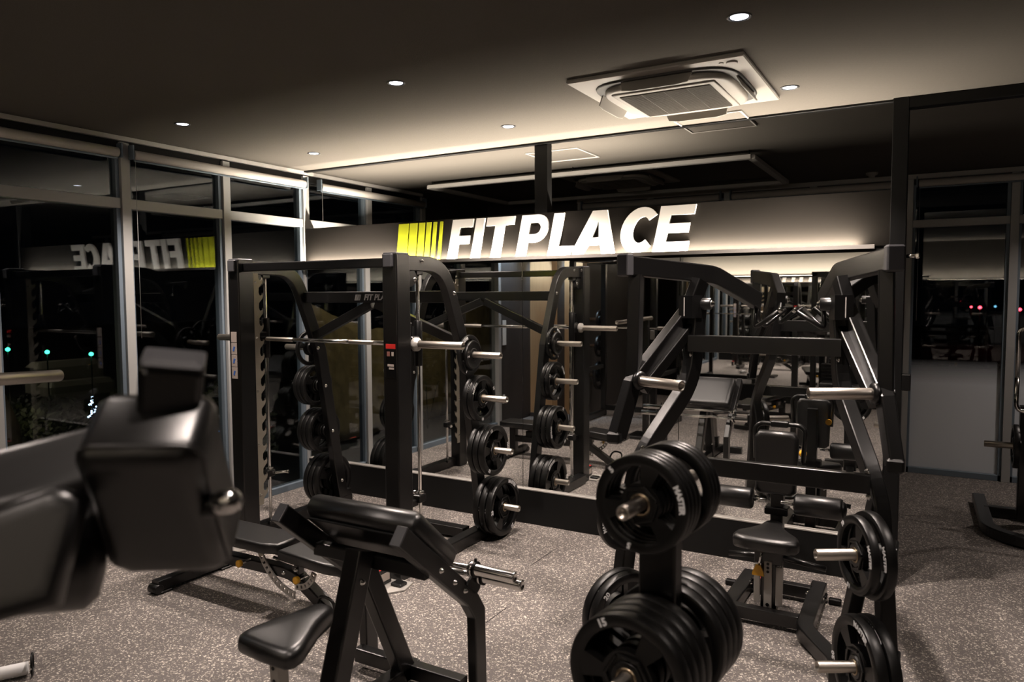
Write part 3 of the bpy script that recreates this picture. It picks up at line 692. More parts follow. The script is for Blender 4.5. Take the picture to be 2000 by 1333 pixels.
# ------------------------------------------------------------------ smith machine
XC = 1.55
def smith():
    t = thing('smith_machine', 'black smith machine with silver hook plates, guide rods and plate horns, left of centre', 'smith machine', (XC, -1.0, 0))
    for s in (-1, 1):
        X = XC + s * .72; XI = XC + s * .665
        def P(y, z, dx=0): return (X + dx, y, z)
        b = MB(); b.beam([P(-1.43, .0), P(-1.43, 2.085)], .115, .14, (1, 0, 0), .008); b.build('upright', STEEL, t)
        b = MB(); b.box(P(-1.43, 2.09), (.105, .13, .014), .004); b.box(P(-1.505, 2.045), (.07, .03, .085), .006); b.build('end_cap', CAPM, t)
        # top arm curving into the slanted rear leg (flat steel plate)
        pts = fillet([P(-1.37, 2.035), P(-.93, 2.035), P(-.655, 1.38)], .26, 8) + [P(-.43, .10)]
        b = MB(); b.beam(pts, .06, .10, (1, 0, 0), .006); b.build('curved_rear_leg', STEEL, t)
        b = MB(); b.beam(fillet([P(-1.36, 1.93, s * 0), P(-1.31, 1.93), P(-1.26, 1.97)], .03), .05, .10, (1, 0, 0), .004); b.build('gusset', STEEL, t)
        b = MB(); b.beam([P(-1.36, .05, .04 * s), P(-.30, .05, .04 * s)], .09, .085, (1, 0, 0), .007); b.build('floor_beam', STEEL, t)
        b = MB(); b.beam([P(-.36, .09, .04 * s), P(-.36, .14, .04 * s)], .09, .10, (1, 0, 0), .004); b.build('leg_shoe', STEEL, t)
        # saw-toothed hook plate on the inner rear edge of the upright
        z0, pitch, n = .30, .113, 15; poly = [(0, z0 - .04), (0, z0 + pitch * n)]; k = n
        outl = [(0.045, z0 + pitch * n)]
        for k in range(n - 1, -1, -1):
            zb = z0 + pitch * k
            outl += [(.045, zb + .085), (.052, zb + .066), (.066, zb + .060), (.078, zb + .068), (.082, zb + .082), (.086, zb + .062), (.080, zb + .040), (.060, zb + .020), (.047, zb + .006)]
        outl += [(.045, z0 - .04)]
        XH = X - s * .052
        b = MB(); b.prism(poly + outl, Matrix(((0, 0, 1, XH), (1, 0, 0, -1.365), (0, 1, 0, 0), (0, 0, 0, 1))), .008); b.build('hook_plate', HOOKM, t, 'bare silver steel plate cut into a row of hooks')
        bolts(t, [((XH - s * .004, -1.350, z), (-s, 0, 0)) for z in (.34, .72, 1.12, 1.52, 1.93)], .007)
        # guide rod with its carriage, stopper and sleeve
        b = MB(); b.cyl(P(-1.21, .09), P(-1.21, 1.99), .0125, 16); b.build('guide_rod', CHROME, t)
        b = MB(); b.box(P(-1.215, 1.985), (.05, .07, .05), .005); b.build('rod_mount', STEEL, t)
        b = MB(); b.box(P(-1.21, .085), (.05, .06, .03), .005); b.build('rod_mount', STEEL, t)
        b = MB(); b.cyl(P(-1.21, 1.36), P(-1.21, 1.66), .028, 16); b.box(P(-1.26, 1.51), (.05, .10, .10), .008); b.box(P(-1.30, 1.60, -s * .01), (.03, .05, .10), .006); b.build('carriage', STEEL2, t)
        b = MB(); b.lathe(P(-1.30, 1.51, s * .03), (s, 0, 0), [(0, .030), (.01, .045), (.035, .045), (.045, .030), (.05, .028)], 22); b.build('sleeve_collar', SILVER, t)
        horn(t, P(-1.30, 1.51, s * .07), (s, 0, 0), .35, .0245, 'bar_sleeve', False)
        b = MB(); b.box(P(-1.215, .47), (.055, .075, .055), .006); b.box(P(-1.29, .445, -s * .01), (.03, .12, .045), .006); b.build('safety_stop', STEEL, t)
        b = MB(); b.cyl(P(-1.21, .50), P(-1.21, .515), .028); b.cyl(P(-1.20, .47, -s * .02), P(-1.13, .475, -s * .10), .010, 12); b.cyl(P(-1.13, .475, -s * .10), P(-1.125, .475, -s * .115), .014, 12); b.build('stop_handle', CHROME, t)
        # storage horns with their mounting plates, on the slanted leg
        for y, z in ((-.70, 1.40), (-.62, 1.08), (-.55, .69), (-.45, .245)):
            b = MB(); b.cyl(P(y, z, s * .025), P(y, z, s * .045), .055, 20); b.build('horn_disc', STEEL, t)
            horn(t, P(y, z, s * .045), (s, 0, 0), .29, .0235)
            bolts(t, [(P(y, z + .0, -s * .031), (-s, 0, 0))], .012)
        bolts(t, [(P(-1.36 + .0, 2.055, s * .032), (s, 0, 0)), (P(-1.20, 2.05, s * .032), (s, 0, 0)), (P(-.83, 1.84, s * .032), (s, 0, 0)), (P(-1.27, 1.93, s * .027), (s, 0, 0))], .012)
        bolts(t, [(P(-.80, 1.80, -s * .032), (-s, 0, 0)), (P(-1.36, 2.02, -s * .032), (-s, 0, 0))], .012)
        # foot plate and its label block
        b = MB(); b.prism([(-.16, -.10), (.10, -.12), (.17, -.02), (.14, .10), (-.12, .10)], frame((X - s * .0, -1.58, .006), (1, 0, 0), (0, 1, 0)), .008); b.build('foot_plate', SILVER, t)
        b = MB(); b.box((X - .01, -1.60, .060), (.045, .13, .10), .005); b.build('foot_block', STEEL, t)
        b = MB(); b.box((X - .01, -1.60, .111), (.038, .11, .002), .0005); b.build('warning_label', REDM, t, 'red and white warning label')
        b = MB(); b.box((X + .013, -1.60, .06), (.002, .09, .05), .0005); b.build('white_label', PAPER, t)
        b = MB(); b.box((X + .09, -1.56, .02), (.08, .07, .022), .006); b.build('rubber_pad', RUBBER, t)
    XL, XR = XC - .72, XC + .72
    b = MB(); b.beam([(XL + .05, -1.43, 2.035), (XR - .05, -1.43, 2.035)], .055, .06, (0, 1, 0), .006); b.build('top_crossbar', STEEL, t)
    b = MB(); b.beam([(XL + .02, -.82, 1.815), (XR - .02, -.82, 1.815)], .05, .085, (0, 1, 0), .006); rb = b.build('rear_crossbar', STEEL, t)
    for s in (-1, 1):
        b = MB(); b.beam([(XC + s * .02, -.80, 1.765), (XC + s * .69, -.73, 1.50)], .05, .07, (0, 1, 0), .006); b.build('diagonal_brace', STEEL, t)
    vs, fs = text_mesh('FIT PLACE', .062, shear=.25, offset=.002); b = MB(); b.add([V((XC + .075 + v.x, -.8465 - v.z, 1.812 + v.y)) for v in vs], fs)
    for k in range(5): b.add([V((XC - .155 + k * .012 + dx + (.012 if dz else 0), -.8475, 1.790 + dz)) for dx, dz in ((0, 0), (.009 - k * .001, 0), (.009 - k * .001, .045), (0, .045))], [(0, 1, 2, 3)])
    b.build('crossbar_lettering', mat('grey_print', (.25, .24, .23), .6), rb)
    b = MB(); b.beam([(XL + .04, -.60, .055), (XR - .04, -.60, .055)], .09, .07, (0, 1, 0), .006); b.build('floor_crossbar', STEEL, t)
    b = MB(); b.tube([(XL + .02, -1.30, 1.51), (XR - .02, -1.30, 1.51)], .0145, 16); b.build('bar', CHROME, t)
    b = MB()
    for x0, x1 in ((XL + .11, XL + .38), (XR - .52, XR - .30)): b.lathe((x0, -1.30, 1.51), (1, 0, 0), [(0, .0148), (.002, .0155), (x1 - x0 - .002, .0155), (x1 - x0, .0148)], 14)
    b.build('knurled_grip', SLEEVE, t)
    # labels on the uprights
    yf = -1.502
    b = MB(); b.box((XL - .005, yf, 1.53), (.06, .003, .075), .0005); b.build('label_sheet', PAPER, t)
    for k in range(3):
        b = MB(); b.box((XL - .005, yf, 1.445 - k * .088), (.06, .003, .084), .0005); ls = b.build('label_sheet', PAPER, t)
        b = MB(); b.prism([(-.012, -.015), (.004, -.018), (.010, .006), (.016, .014), (-.002, .018)], frame((XL - .008, yf - .002, 1.445 - k * .088), (1, 0, 0), (0, 0, 1)), .001); b.build('blue_figure', BLUEM, ls)
    b = MB(); b.box((XR + .005, yf, 1.508), (.075, .003, .030), .0005); b.build('red_label', REDM, t)
    b = MB(); b.box((XR + .005, yf, 1.40), (.075, .002, .18), .0005); lp = b.build('label_panel', STEEL2, t)
    for dx, dz, w_, h_, m_ in ((-.017, .06, .024, .030, mat('faded_red_print', (.25, .10, .08), .6)), (.017, .06, .018, .026, PAPER), (-.0, -.012, .05, .014, PAPER), (.006, -.032, .04, .012, PAPER)):
        b = MB(); b.box((XR + .005 + dx, yf - .002, 1.40 + dz), (w_, .001, h_), .0003); b.build('label_pictogram', m_, lp)
    return t
smith()
g = 'plates on the smith machine'
XR, XL = XC + .765, XC - .765
sd = {1: 'right', -1: 'left'}
for s, X in ((1, XR), (-1, XL)):
    for kgs, y, z, w in ((['5', '2'] if s > 0 else ['5'], -.70, 1.40, 'top'), (['10', '10'] if s > 0 else ['10', '10', '10'], -.62, 1.08, 'second'), (['15', '15', '15'], -.55, .69, 'third'), (['20', '20', '20'], -.45, .245, 'bottom')):
        stack(kgs, (X + s * .012, y, z), (s, 0, 0), 'on the %s %s horn of the smith machine' % (w, sd[s]), g)
tg = MB(); tg.box((.045, -.052, .50), (.035, .004, .10), .001); tag(tg.build('paper_tag', WHITE), 'small white paper tag hanging at the corner of window and mirror wall', 'tag')

# ------------------------------------------------------------------ adjustable bench
def bench():
    t = thing('adjustable_bench', 'black adjustable bench with grey perforated arcs and yellow knobs, in front of the smith machine', 'bench', (1.7, -2.1, 0))
    Y = -2.11
    F = frame((1.50, Y, .372), (1, 0, 0), (0, 1, 0))
    b = MB(); b.cushion([(-.50, -.11), (-.46, -.13), (.40, -.13), (.50, -.09), (.50, .09), (.40, .13), (-.46, .13), (-.50, .11)], .062, .012, F, 3); b.build('backrest_pad', VINYL, t)
    R_ = Matrix.Rotation(math.radians(4), 4, 'Y')
    F = frame((2.26, Y, .345), R_ @ V((1, 0, 0)), (0, 1, 0))
    b = MB(); b.cushion([(-.22, -.13), (.12, -.12), (.22, -.09), (.22, .09), (.12, .12), (-.22, .13)], .062, .012, F, 3); b.build('seat_pad', VINYL, t)
    b = MB(); b.beam([(1.12, Y, .045), (1.12, Y, .33)], .075, .075, (0, 1, 0)); b.build('rear_post', STEEL, t)
    b = MB(); b.beam([(1.12, Y - .27, .05), (1.12, Y + .27, .05)], .07, .065, (1, 0, 0)); b.build('rear_foot', STEEL, t)
    for s in (-1, 1):
        b = MB(); b.cyl((1.08, Y + s * .27, .032), (1.16, Y + s * .27, .032), .03, 16); b.build('wheel', RUBBER, t)
        b = MB(); b.box((1.12, Y + s * .22, .008), (.09, .08, .016), .004); b.build('rubber_foot', RUBBER, t)
    b = MB(); b.beam(fillet([(1.12, Y, .20), (1.98, Y, .215), (2.06, Y, .20), (2.34, Y, .03)], .06), .07, .065, (0, 1, 0)); b.build('spine_beam', STEEL, t)
    b = MB(); b.beam([(2.34, Y - .17, .03), (2.34, Y + .17, .03)], .06, .05, (1, 0, 0)); b.build('front_foot', STEEL, t)
    b = MB(); b.beam([(1.15, Y, .33), (1.95, Y, .325)], .06, .04, (0, 1, 0)); b.build('back_frame', STEEL, t)
    b = MB(); b.beam([(2.05, Y, .30), (2.42, Y, .285)], .06, .04, (0, 1, 0)); b.beam([(2.06, Y, .28), (2.06, Y, .19)], .05, .06, (0, 1, 0)); b.build('seat_frame', STEEL, t)
    b = MB(); b.box((1.38, Y - .02, .255), (.20, .08, .085), .008); bx_ = b.build('label_block', STEEL, t)
    b = MB(); b.box((1.38, Y - .061, .25), (.07, .002, .045), .0005); b.build('white_label', PAPER, bx_)
    b = MB(); b.box((1.38, Y - .02, .2985), (.14, .03, .002), .0005); b.build('warning_label', REDM, bx_)
    # perforated arcs: a band with slots cut through
    def band(c, r, a0, a1, n, w_, y, name):
        b = MB(); y0, y1 = y - .004, y + .004
        def pt(a, rr, yy): a = math.radians(a); return V((c[0] + rr * math.cos(a), yy, c[1] + rr * math.sin(a)))
        for i in range(n):
            A, B = a0 + (a1 - a0) * i / n, a0 + (a1 - a0) * (i + 1) / n; hA, hB = A + (B - A) * .3, A + (B - A) * .7
            segs = [(A, hA, r - w_ / 2, r + w_ / 2), (hB, B, r - w_ / 2, r + w_ / 2), (hA, hB, r - w_ / 2, r - w_ / 4), (hA, hB, r + w_ / 4, r + w_ / 2)]
            for q0, q1, r0, r1 in segs:
                vs = [pt(q0, r0, y0), pt(q1, r0, y0), pt(q1, r1, y0), pt(q0, r1, y0), pt(q0, r0, y1), pt(q1, r0, y1), pt(q1, r1, y1), pt(q0, r1, y1)]
                b.add(vs, [(0, 1, 2, 3), (4, 7, 6, 5), (0, 4, 5, 1), (1, 5, 6, 2), (2, 6, 7, 3), (3, 7, 4, 0)])
        return b.build(name, SILVER, t)
    band((2.13, .46), .36, 190, 262, 13, .042, Y - .045, 'perforated_arc')
    band((2.10, .30), .14, 265, 345, 6, .036, Y - .045, 'perforated_arc')
    for x, z in ((1.70, .245), (2.17, .235)):
        b = MB(); b.lathe((x, Y - .10, z), (0, -1, 0), [(-.05, .008), (0, .010), (.005, .020), (.025, .022), (.03, .016)], 16); b.build('pop_pin_knob', YELLOW, t, 'yellow plastic pull knob')
        b = MB(); b.cyl((x, Y - .10, z), (x, Y - .035, z), .010, 12); b.build('pin_barrel', CHROME, t)
    b = MB(); b.tube(fillet([(2.26, Y - .05, .075), (2.30, Y - .07, .16), (2.40, Y - .07, .15), (2.40, Y - .05, .05)], .04), .009, 10); b.build('handle_loop', STEEL, t)
    bolts(t, [((1.98, Y - .036, .215), (0, -1, 0)), ((2.08, Y - .036, .25), (0, -1, 0)), ((1.12, Y - .04, .25), (0, -1, 0))], .011)
    b = MB(); b.tube([(1.92, Y - .05, .30), (2.08, Y - .05, .29)], .010, 10); b.build('hinge_pin', CHROME, t)
    return t
bench_root = bench()

# ------------------------------------------------------------------ preacher curl bench with two curl bars
def preacher():
    t = thing('preacher_bench', 'black preacher curl bench with saddle seat and sloped arm pad in the foreground', 'bench', (3.125, -2.8, 0))
    XC_ = 3.125
    sl = V((0, .74, -.67)).normalized(); up = V((1, 0, 0)).cross(sl)     # down-slope and outward normal
    F = frame((XC_ + .01, -2.635, .787), (1, 0, 0), sl)
    b = MB(); b.cushion([(-.305, -.17), (-.285, -.195), (.285, -.195), (.305, -.17), (.305, .17), (.285, .19), (-.285, .19), (-.305, .17)], .115, .046, F, 6); b.build('arm_pad', VINYL, t)
    b = MB(); b.box(V((XC_, -2.635, .787)) - up * .063, (.52, .34, .012), .003, rot=Matrix(((1, 0, 0), (0, sl.y, up.y), (0, sl.z, up.z)))); b.build('pad_board', STEEL2, t)
    for s in (-1, 1):
        X = XC_ + s * .325
        pts = [(X, -2.90, .89), (X, -2.78, .785), (X, -2.42, .475), (X, -2.355, .38), (X, -2.345, .02)]
        b = MB(); b.beam(pts, .05, .085, (1, 0, 0), .006); rl = b.build('side_rail', STEEL, t)
        d = (V(pts[0]) - V(pts[1])).normalized()
        b = MB(); b.box(V(pts[0]) + d * .003, (.05, .012, .085), .003, rot=Matrix(((1, 0, 0), (0, d.y, -d.z), (0, d.z, d.y)))); b.build('end_cap', CAPM, rl, 'grey plastic end cap')
        b = MB(); b.box((X, -2.345, .008), (.07, .10, .016), .004); b.build('rubber_foot', RUBBER, t)
        bolts(t, [((X + .026, -2.66, .68), (1, 0, 0)), ((X + .026, -2.56, .595), (1, 0, 0)), ((X + .026, -2.48, .53), (1, 0, 0))], .010)
        b = MB(); b.prism([(-.05, -.06), (.05, -.06), (.055, .05), (-.055, .05)], frame((X + .022 * -s, -2.60, .68), (0, sl.y, sl.z), up), .008); b.build('pad_bracket', STEEL, t)
        # hooks that carry the bars
        b = MB(); b.prism([(-.05, -.03), (-.03, .05), (-.015, .05), (-.01, .015), (.015, .015), (.02, .05), (.035, .05), (.06, .0), (.05, -.03)], frame((X + s * .03, -2.42, .545), (0, sl.y, sl.z), up if up.z > 0 else -up), .012); b.build('bar_hook', STEEL2, t)
    b = MB(); b.beam([(XC_, -2.76, .74), (XC_, -2.99, .05)], .085, .10, (1, 0, 0), .008); b.build('centre_post', STEEL, t)
    b = MB(); b.beam([(XC_, -2.74, .66), (XC_, -2.46, .05)], .07, .09, (1, 0, 0), .008); b.build('rear_brace', STEEL, t)
    b = MB(); b.beam([(XC_ - .31, -2.70, .68), (XC_ + .31, -2.70, .68)], .05, .06, (0, 1, 0), .006); b.build('top_crossbar', STEEL, t)
    b = MB(); b.beam([(XC_ - .31, -2.44, .07), (XC_ + .31, -2.44, .07)], .06, .07, (0, 1, 0), .006); b.build('floor_crossbar', STEEL, t)
    b = MB(); b.beam([(XC_, -2.40, .07), (XC_, -3.42, .06)], .07, .07, (1, 0, 0), .007); b.build('floor_beam', STEEL, t)
    b = MB(); b.beam([(XC_ - .24, -3.42, .04), (XC_ + .24, -3.42, .04)], .06, .07, (0, 1, 0), .006); b.build('front_foot', STEEL, t)
    # saddle seat: wide behind, narrowing towards the post
    out = list(reversed([(-.02, .19), (.03, .19), (.055, .16), (.075, .07), (.12, -.03), (.145, -.09), (.145, -.135), (.120, -.158), (0, -.165), (-.120, -.158), (-.145, -.135), (-.145, -.10), (-.12, -.03), (-.075, .07), (-.045, .16)]))
    F = frame((XC_ + .0, -3.15, .53), (1, .0, -.03), (0, 1, .10))
    b = MB(); b.cushion(out, .085, .036, F, 5, dome=.008); b.build('seat_pad', VINYL, t)
    b = MB(); b.box((XC_ - .04, -3.16, .482), (.16, .20, .01), .003); b.build('seat_plate', STEEL2, t)
    b = MB(); b.beam([(XC_ - .03, -3.20, .47), (XC_ - .0, -3.20, .10)], .05, .05, (1, 0, 0), .005); sp_ = b.build('seat_post', SILVER, t, 'silver seat post with adjustment holes')
    b = MB()
    for k in range(6): b.cyl((XC_ - .028 + .004 * k, -3.2255, .42 - k * .05), (XC_ - .028 + .004 * k, -3.2275, .42 - k * .05), .008, 12)
    b.build('adjustment_hole', STEEL2, sp_, kind='stuff')
    b = MB(); b.beam([(XC_, -3.20, .22), (XC_, -3.20, .07)], .065, .065, (1, 0, 0), .005); b.build('seat_tube', STEEL, t)
    bolts(t, [((XC_ + .044, -2.87, .20), (1, 0, 0)), ((XC_ + .044, -2.80, .62), (1, 0, 0))], .012)
    # two curl bars in the hooks
    for i, (y, z, w_) in enumerate(((-2.455, .625, 'upper'), (-2.390, .568, 'lower'))):
        c = thing('curl_bar', 'chrome curl bar resting in the %s hook of the preacher bench' % w_, 'barbell', (XC_, y, z), 'curl bars on the preacher bench')
        k = .03
        path = [(XC_ - .39, y, z), (XC_ - .24, y, z), (XC_ - .16, y - k, z + k * .2), (XC_ - .06, y + k * .3, z), (XC_ + .06, y + k * .3, z), (XC_ + .16, y - k, z + k * .2), (XC_ + .24, y, z), (XC_ + .39, y, z)] if i else [(XC_ - .39, y, z), (XC_ + .39, y, z)]
        b = MB(); b.tube(fillet(path, .03, 4), .0135, 14, n=(0, 0, 1)); b.build('shaft', CHROME, c)
        for s in (-1, 1):
            x0 = XC_ + s * .36
            b = MB(); b.lathe((x0, y, z), (s, 0, 0), [(0, .018), (.004, .034), (.022, .034), (.026, .0245), (.225, .0245), (.228, .021), (.228, .016), (.224, .015), (.224, .001)], 22, capped=False); b.build('sleeve', CHROME, c)
            b = MB(); b.lathe((x0 + s * .024, y, z), (s, 0, 0), [(0, .0355), (.012, .0355)], 20); b.box((x0 + s * .03, y, z + .04), (.012, .012, .02), .003); b.build('collar', STEEL2, c)
    return t
preacher()

# ------------------------------------------------------------------ plate-loaded pulldown machine
PX = 4.47
def pulldown():
    t = thing('pulldown_machine', 'large black plate-loaded pulldown machine with roller pads and two lever arms, right of centre', 'exercise machine', (PX, -1.1, 0))
    for s in (-1, 1):
        def Q(x, y, z): return V((PX + s * x, y, z))
        nrm = (Q(.19, -.45, 0) - Q(.575, -1.5, 0)).cross(V((0, 0, 1))).normalized()
        # frame
        b = MB(); b.beam(fillet([Q(.345, -1.18, 1.80), Q(.372, -1.20, 1.36), Q(.53, -1.45, 1.02), Q(.575, -1.50, .88), Q(.64, -1.62, 0.01)], .12, 5), .065, .095, nrm, .007); b.build('outer_leg', STEEL, t)
        b = MB(); b.beam([Q(.56, -1.48, .90), Q(.41, -1.43, .04)], .06, .085, nrm, .007); b.build('inner_leg', STEEL, t)
        b = MB(); b.beam(fillet([Q(.42, -1.50, .05), Q(.40, -1.38, .05), Q(.21, -1.08, .05), Q(.20, -.42, .05)], .05, 4), .075, .085, (0, 0, 1), .007); b.build('floor_beam', STEEL, t)
        b = MB(); b.box(Q(.64, -1.62, .008), (.12, .12, .016), .004); b.build('foot_plate', STEEL, t)
        # lever: top arm, outer strut, diagonal, bumper tail
        lv = MB(); lv.beam(fillet([Q(.60, -1.56, 1.975), Q(.33, -.95, 1.935), Q(.19, -.43, 1.785)], .06, 4), .06, .10, nrm, .007); lv.build('lever_arm', STEEL, t)
        b = MB(); b.box(Q(.607, -1.575, 1.976), (.075, .05, .115), .008, rot=Matrix.Rotation(math.atan2(-nrm.x, nrm.y) + PI / 2, 3, 'Z')); b.build('lever_end_cap', CAPM, t)
        b = MB(); b.beam([Q(.575, -1.50, 1.93), Q(.585, -1.505, 1.40)], .065, .075, (1, 0, 0), .007); b.build('lever_strut', STEEL, t)
        b = MB(); b.beam([Q(.35, -1.12, 1.90), Q(.395, -1.17, 1.74), Q(.585, -1.53, 1.36), Q(.63, -1.62, 1.10)], .06, .09, nrm, .007); b.build('lever_diagonal', STEEL, t)
        b = MB(); b.beam([Q(.37, -1.20, 1.655), Q(.545, -1.49, 1.335)], .05, .06, nrm, .006); b.build('lever_link', STEEL, t)
        b = MB(); b.box(Q(.635, -1.63, 1.10), (.07, .08, .06), .01); b.build('bumper', RUBBER, t)
        # pivot
        pv = Q(.325, -1.19, 1.775); b = MB(); b.cyl(pv + V((s * .05, 0, 0)), pv - V((s * .055, 0, 0)), .032, 22); b.build('pivot_hub', STEEL, t)
        b = MB(); b.lathe(pv - V((s * .055, 0, 0)), (-s, 0, 0), [(0, .020), (.005, .020), (.007, .014), (.015, .013), (.018, .006)], 6); b.build('pivot_nut', CHROME, t)
        b = MB(); b.prism([(-.045, -.06), (.045, -.06), (.045, .06), (-.045, .06)], frame(Q(.37, -1.23, 1.76), (-nrm.y, nrm.x, 0), (0, 0, 1)), .085); pb = b.build('pivot_block', STEEL, t)
        # loading horn at the lever's low corner, pointing inwards
        hp = Q(.565, -1.52, 1.385); hd = V((-s * .90, -.43, 0)).normalized(); hs = V((-s * .87, -.5, 0)).normalized(); b = MB(); b.lathe(hp - hd * .05, hd, [(0, .034), (.06, .034), (.065, .048), (.085, .048), (.09, .03)], 22); b.build('horn_base', STEEL, t)
        b = MB(); b.bore(hp + hd * .02, hp + hd * .31, .0265, .021); b.build('loading_horn', SLEEVE, t)
        # storage horns low on the outer leg
        for z, y, x in ((.715, -1.66, .60), (.245, -1.70, .62)):
            q = Q(x, y, z); b = MB(); b.box(q + V((s * .02, .03, 0)), (.07, .13, .09), .008); b.build('horn_bracket', STEEL, t)
            b = MB(); b.lathe(q, hs, [(0, .03), (.02, .0245), (.287, .0245), (.29, .022), (.29, .017), (.28, .016), (.28, .001)], 22, capped=False); b.build('storage_horn', SLEEVE, t)
        # bent handle hanging from the arm's inner end
        a0 = Q(.19, -.44, 1.76); path = fillet([a0, a0 + V((s * .01, -.0, -.145)), a0 + V((-s * .145, -.06, -.035))], .035, 6)
        b = MB(); b.tube(path, .014, 14, n=(0, 1, 0)); b.build('bent_handle', STEEL, t)
        b = MB(); e = path[-1]; d = (path[-1] - path[-2]).normalized(); b.cyl(e - d * .004, e + d * .016, .0165, 14); b.build('handle_end', CHROME, t)
        b = MB(); b.tube(fillet([a0 + V((0, .02, 0)), a0 + V((0, .06, -.09)), a0 + V((s * -.02, .16, -.14)), a0 + V((-s * .14, .20, -.03))], .03, 5), .013, 12, n=(1, 0, 0)); b.build('second_handle', STEEL, t)
        bolts(t, [(Q(.352, -1.21, 1.62), (-s, 0, 0)), (Q(.36, -1.235, 1.505), (-s, -.3, 0)), (Q(.52, -1.535, 1.035), (-s, -.5, 0)), (Q(.53, -1.535, .925), (-s, -.5, 0))], .013)
        # thigh roller
        r0 = Q(.06, -.83, .655); b = MB(); ax = V((s, 0, 0)); b.cyl(r0 - ax * .02, r0 + ax * .05, .011, 12); b.build('roller_axle', CHROME, t)
        b = MB(); b.lathe(r0 + ax * .05, ax, [(0, .034), (.004, .052), (.015, .060), (.235, .060), (.247, .054), (.25, .034)], 28); rp = b.build('roller_pad', VINYL, t)
        b = MB(); b.lathe(r0 + ax * .298, ax, [(0, .046), (.006, .046), (.018, .034), (.022, .008)], 20); b.build('roller_cap', STEEL2, rp)
        # foot rods
        b = MB(); b.tube([Q(.04, -.72, .30), Q(.27, -.72, .275)], .0165, 14); b.build('foot_rod', STEEL, t)
        b = MB(); b.box(Q(.215, -.50, .035), (.08, .06, .02), .005); b.box(Q(.30, -.52, .02), (.07, .035, .035), .006); b.build('stabiliser_foot', STEEL2, t)
        bolts(t, [(Q(.238, -.60, .06), (s, 0, 0)), (Q(.238, -.95, .06), (s, 0, 0)), (Q(.162, -.62, .08), (-s, 0, 0)), (Q(.162, -.98, .08), (-s, 0, 0)), (Q(.060, -.93, .40), (s, 0, 0)), (Q(.060, -.93, .33), (s, 0, 0))], .011)
    b = MB(); b.beam([(PX - .375, -1.235, 1.565), (PX + .375, -1.235, 1.565)], .045, .088, (0, 1, 0), .005); b.build('upper_crossbar', STEEL, t)
    b = MB(); b.beam([(PX - .535, -1.545, .985), (PX + .535, -1.545, .985)], .045, .085, (0, 1, 0), .005); b.build('lower_crossbar', STEEL, t)
    for s, w_ in ((1, 'right'), (-1, 'left')):
        b = MB(); b.box((PX + s * .372, -1.262, 1.76), (.05, .004, .10), .001, rot=Matrix.Rotation(-s * .35, 3, 'Z')); b.build('label_strip', mat('label_grey', (.35, .33, .31), .5), t)
    for y, z in ((-.55, .06), (-1.0, .06)):
        b = MB(); b.beam([(PX - .17, y, z), (PX + .17, y, z)], .06, .07, (0, 1, 0), .006); b.build('floor_crossbar', STEEL, t)
    b = MB(); b.box((PX - .09, -.55, .097), (.06, .045, .002), .0005); b.build('warning_label', REDM, t)
    # seat column with three grey sleeves
    b = MB(); b.beam([(PX, -.90, .06), (PX, -.90, .44)], .085, .085, (1, 0, 0), .006); b.build('seat_column', STEEL, t)
    for dx, w_ in ((-.058, .034), (.0, .042), (.060, .038)):
        b = MB(); b.box((PX + dx, -.955, .215), (w_, .012, .22 if dx else .27), .003); sg = b.build('sleeve_strip', mat('light_grey_metal', (.40, .38, .35), .4), t, 'light grey adjustment strip')
        if dx == 0:
            b = MB()
            for k in range(3): b.cyl((PX, -.9625, .335 - k * .022), (PX, -.965, .335 - k * .022), .008, 12)
            b.cyl((PX, -.9625, .105), (PX, -.965, .105), .010, 12); b.build('adjustment_hole', STEEL2, sg, kind='stuff')
    b = MB(); b.box((PX, -.945, .38), (.15, .02, .10), .004); b.build('column_plate', STEEL, t)
    b = MB(); b.tube([(PX - .03, -.975, .43), (PX - .045, -.985, .315)], .006, 10); b.build('adjust_lever', CHROME, t)
    b = MB(); b.prism([(-.012, .03), (.012, .03), (.03, -.01), (.032, -.028), (-.032, -.028), (-.03, -.01)], frame((PX - .047, -.988, .30), (1, 0, 0), (0, 0, 1)), .014); b.build('lever_grip', YELLOW, t, 'yellow lever grip')
    out = [(-.02, .17), (.02, .17), (.045, .14), (.065, .06), (.12, -.02), (.165, -.07), (.175, -.11), (.165, -.15), (.10, -.17), (0, -.178), (-.10, -.17), (-.165, -.15), (-.175, -.11), (-.165, -.07), (-.12, -.02), (-.065, .06), (-.045, .14)]
    F = frame((PX, -.93, .485), (1, 0, 0), (0, 1, .06))
    out = list(reversed(out))
    b = MB(); b.cushion(out, .08, .030, F, 5, dome=.006); b.build('seat_pad', VINYL, t)
    # chest pad on its post
    b = MB(); b.beam([(PX, -.70, .08), (PX, -.70, .98)], .07, .07, (1, 0, 0), .006); b.build('pad_post', STEEL, t)
    b = MB(); b.box((PX + .0, -.71, .575), (.13, .09, .045), .006); b.build('post_clamp', STEEL2, t)
    F = frame((PX, -.765, .87), (1, 0, 0), (0, 0, 1))
    b = MB(); b.cushion([(-.11, -.17), (-.085, -.19), (.085, -.19), (.11, -.17), (.12, .14), (.095, .175), (-.095, .175), (-.12, .14)], .07, .024, F, 4); b.build('chest_pad', VINYL, t)
    b = MB(); b.tube(fillet([(PX - .13, -.68, .86), (PX - .14, -.67, 1.04), (PX - .11, -.67, 1.07), (PX + .11, -.67, 1.07), (PX + .14, -.67, 1.04), (PX + .13, -.68, .86)], .05, 5), .0135, 14, n=(0, 1, 0)); b.build('pad_hoop', STEEL, t)
    b = MB(); b.box((PX, -.67, 1.072), (.10, .05, .036), .006); b.build('hoop_clamp', STEEL, t)
    b = MB(); b.lathe((PX + .12, -.66, .90), (0, 1, 0), [(0, .01), (.02, .01), (.025, .02), (.05, .022)], 14); b.build('pop_pin_knob', YELLOW, t, 'yellow pull knob')
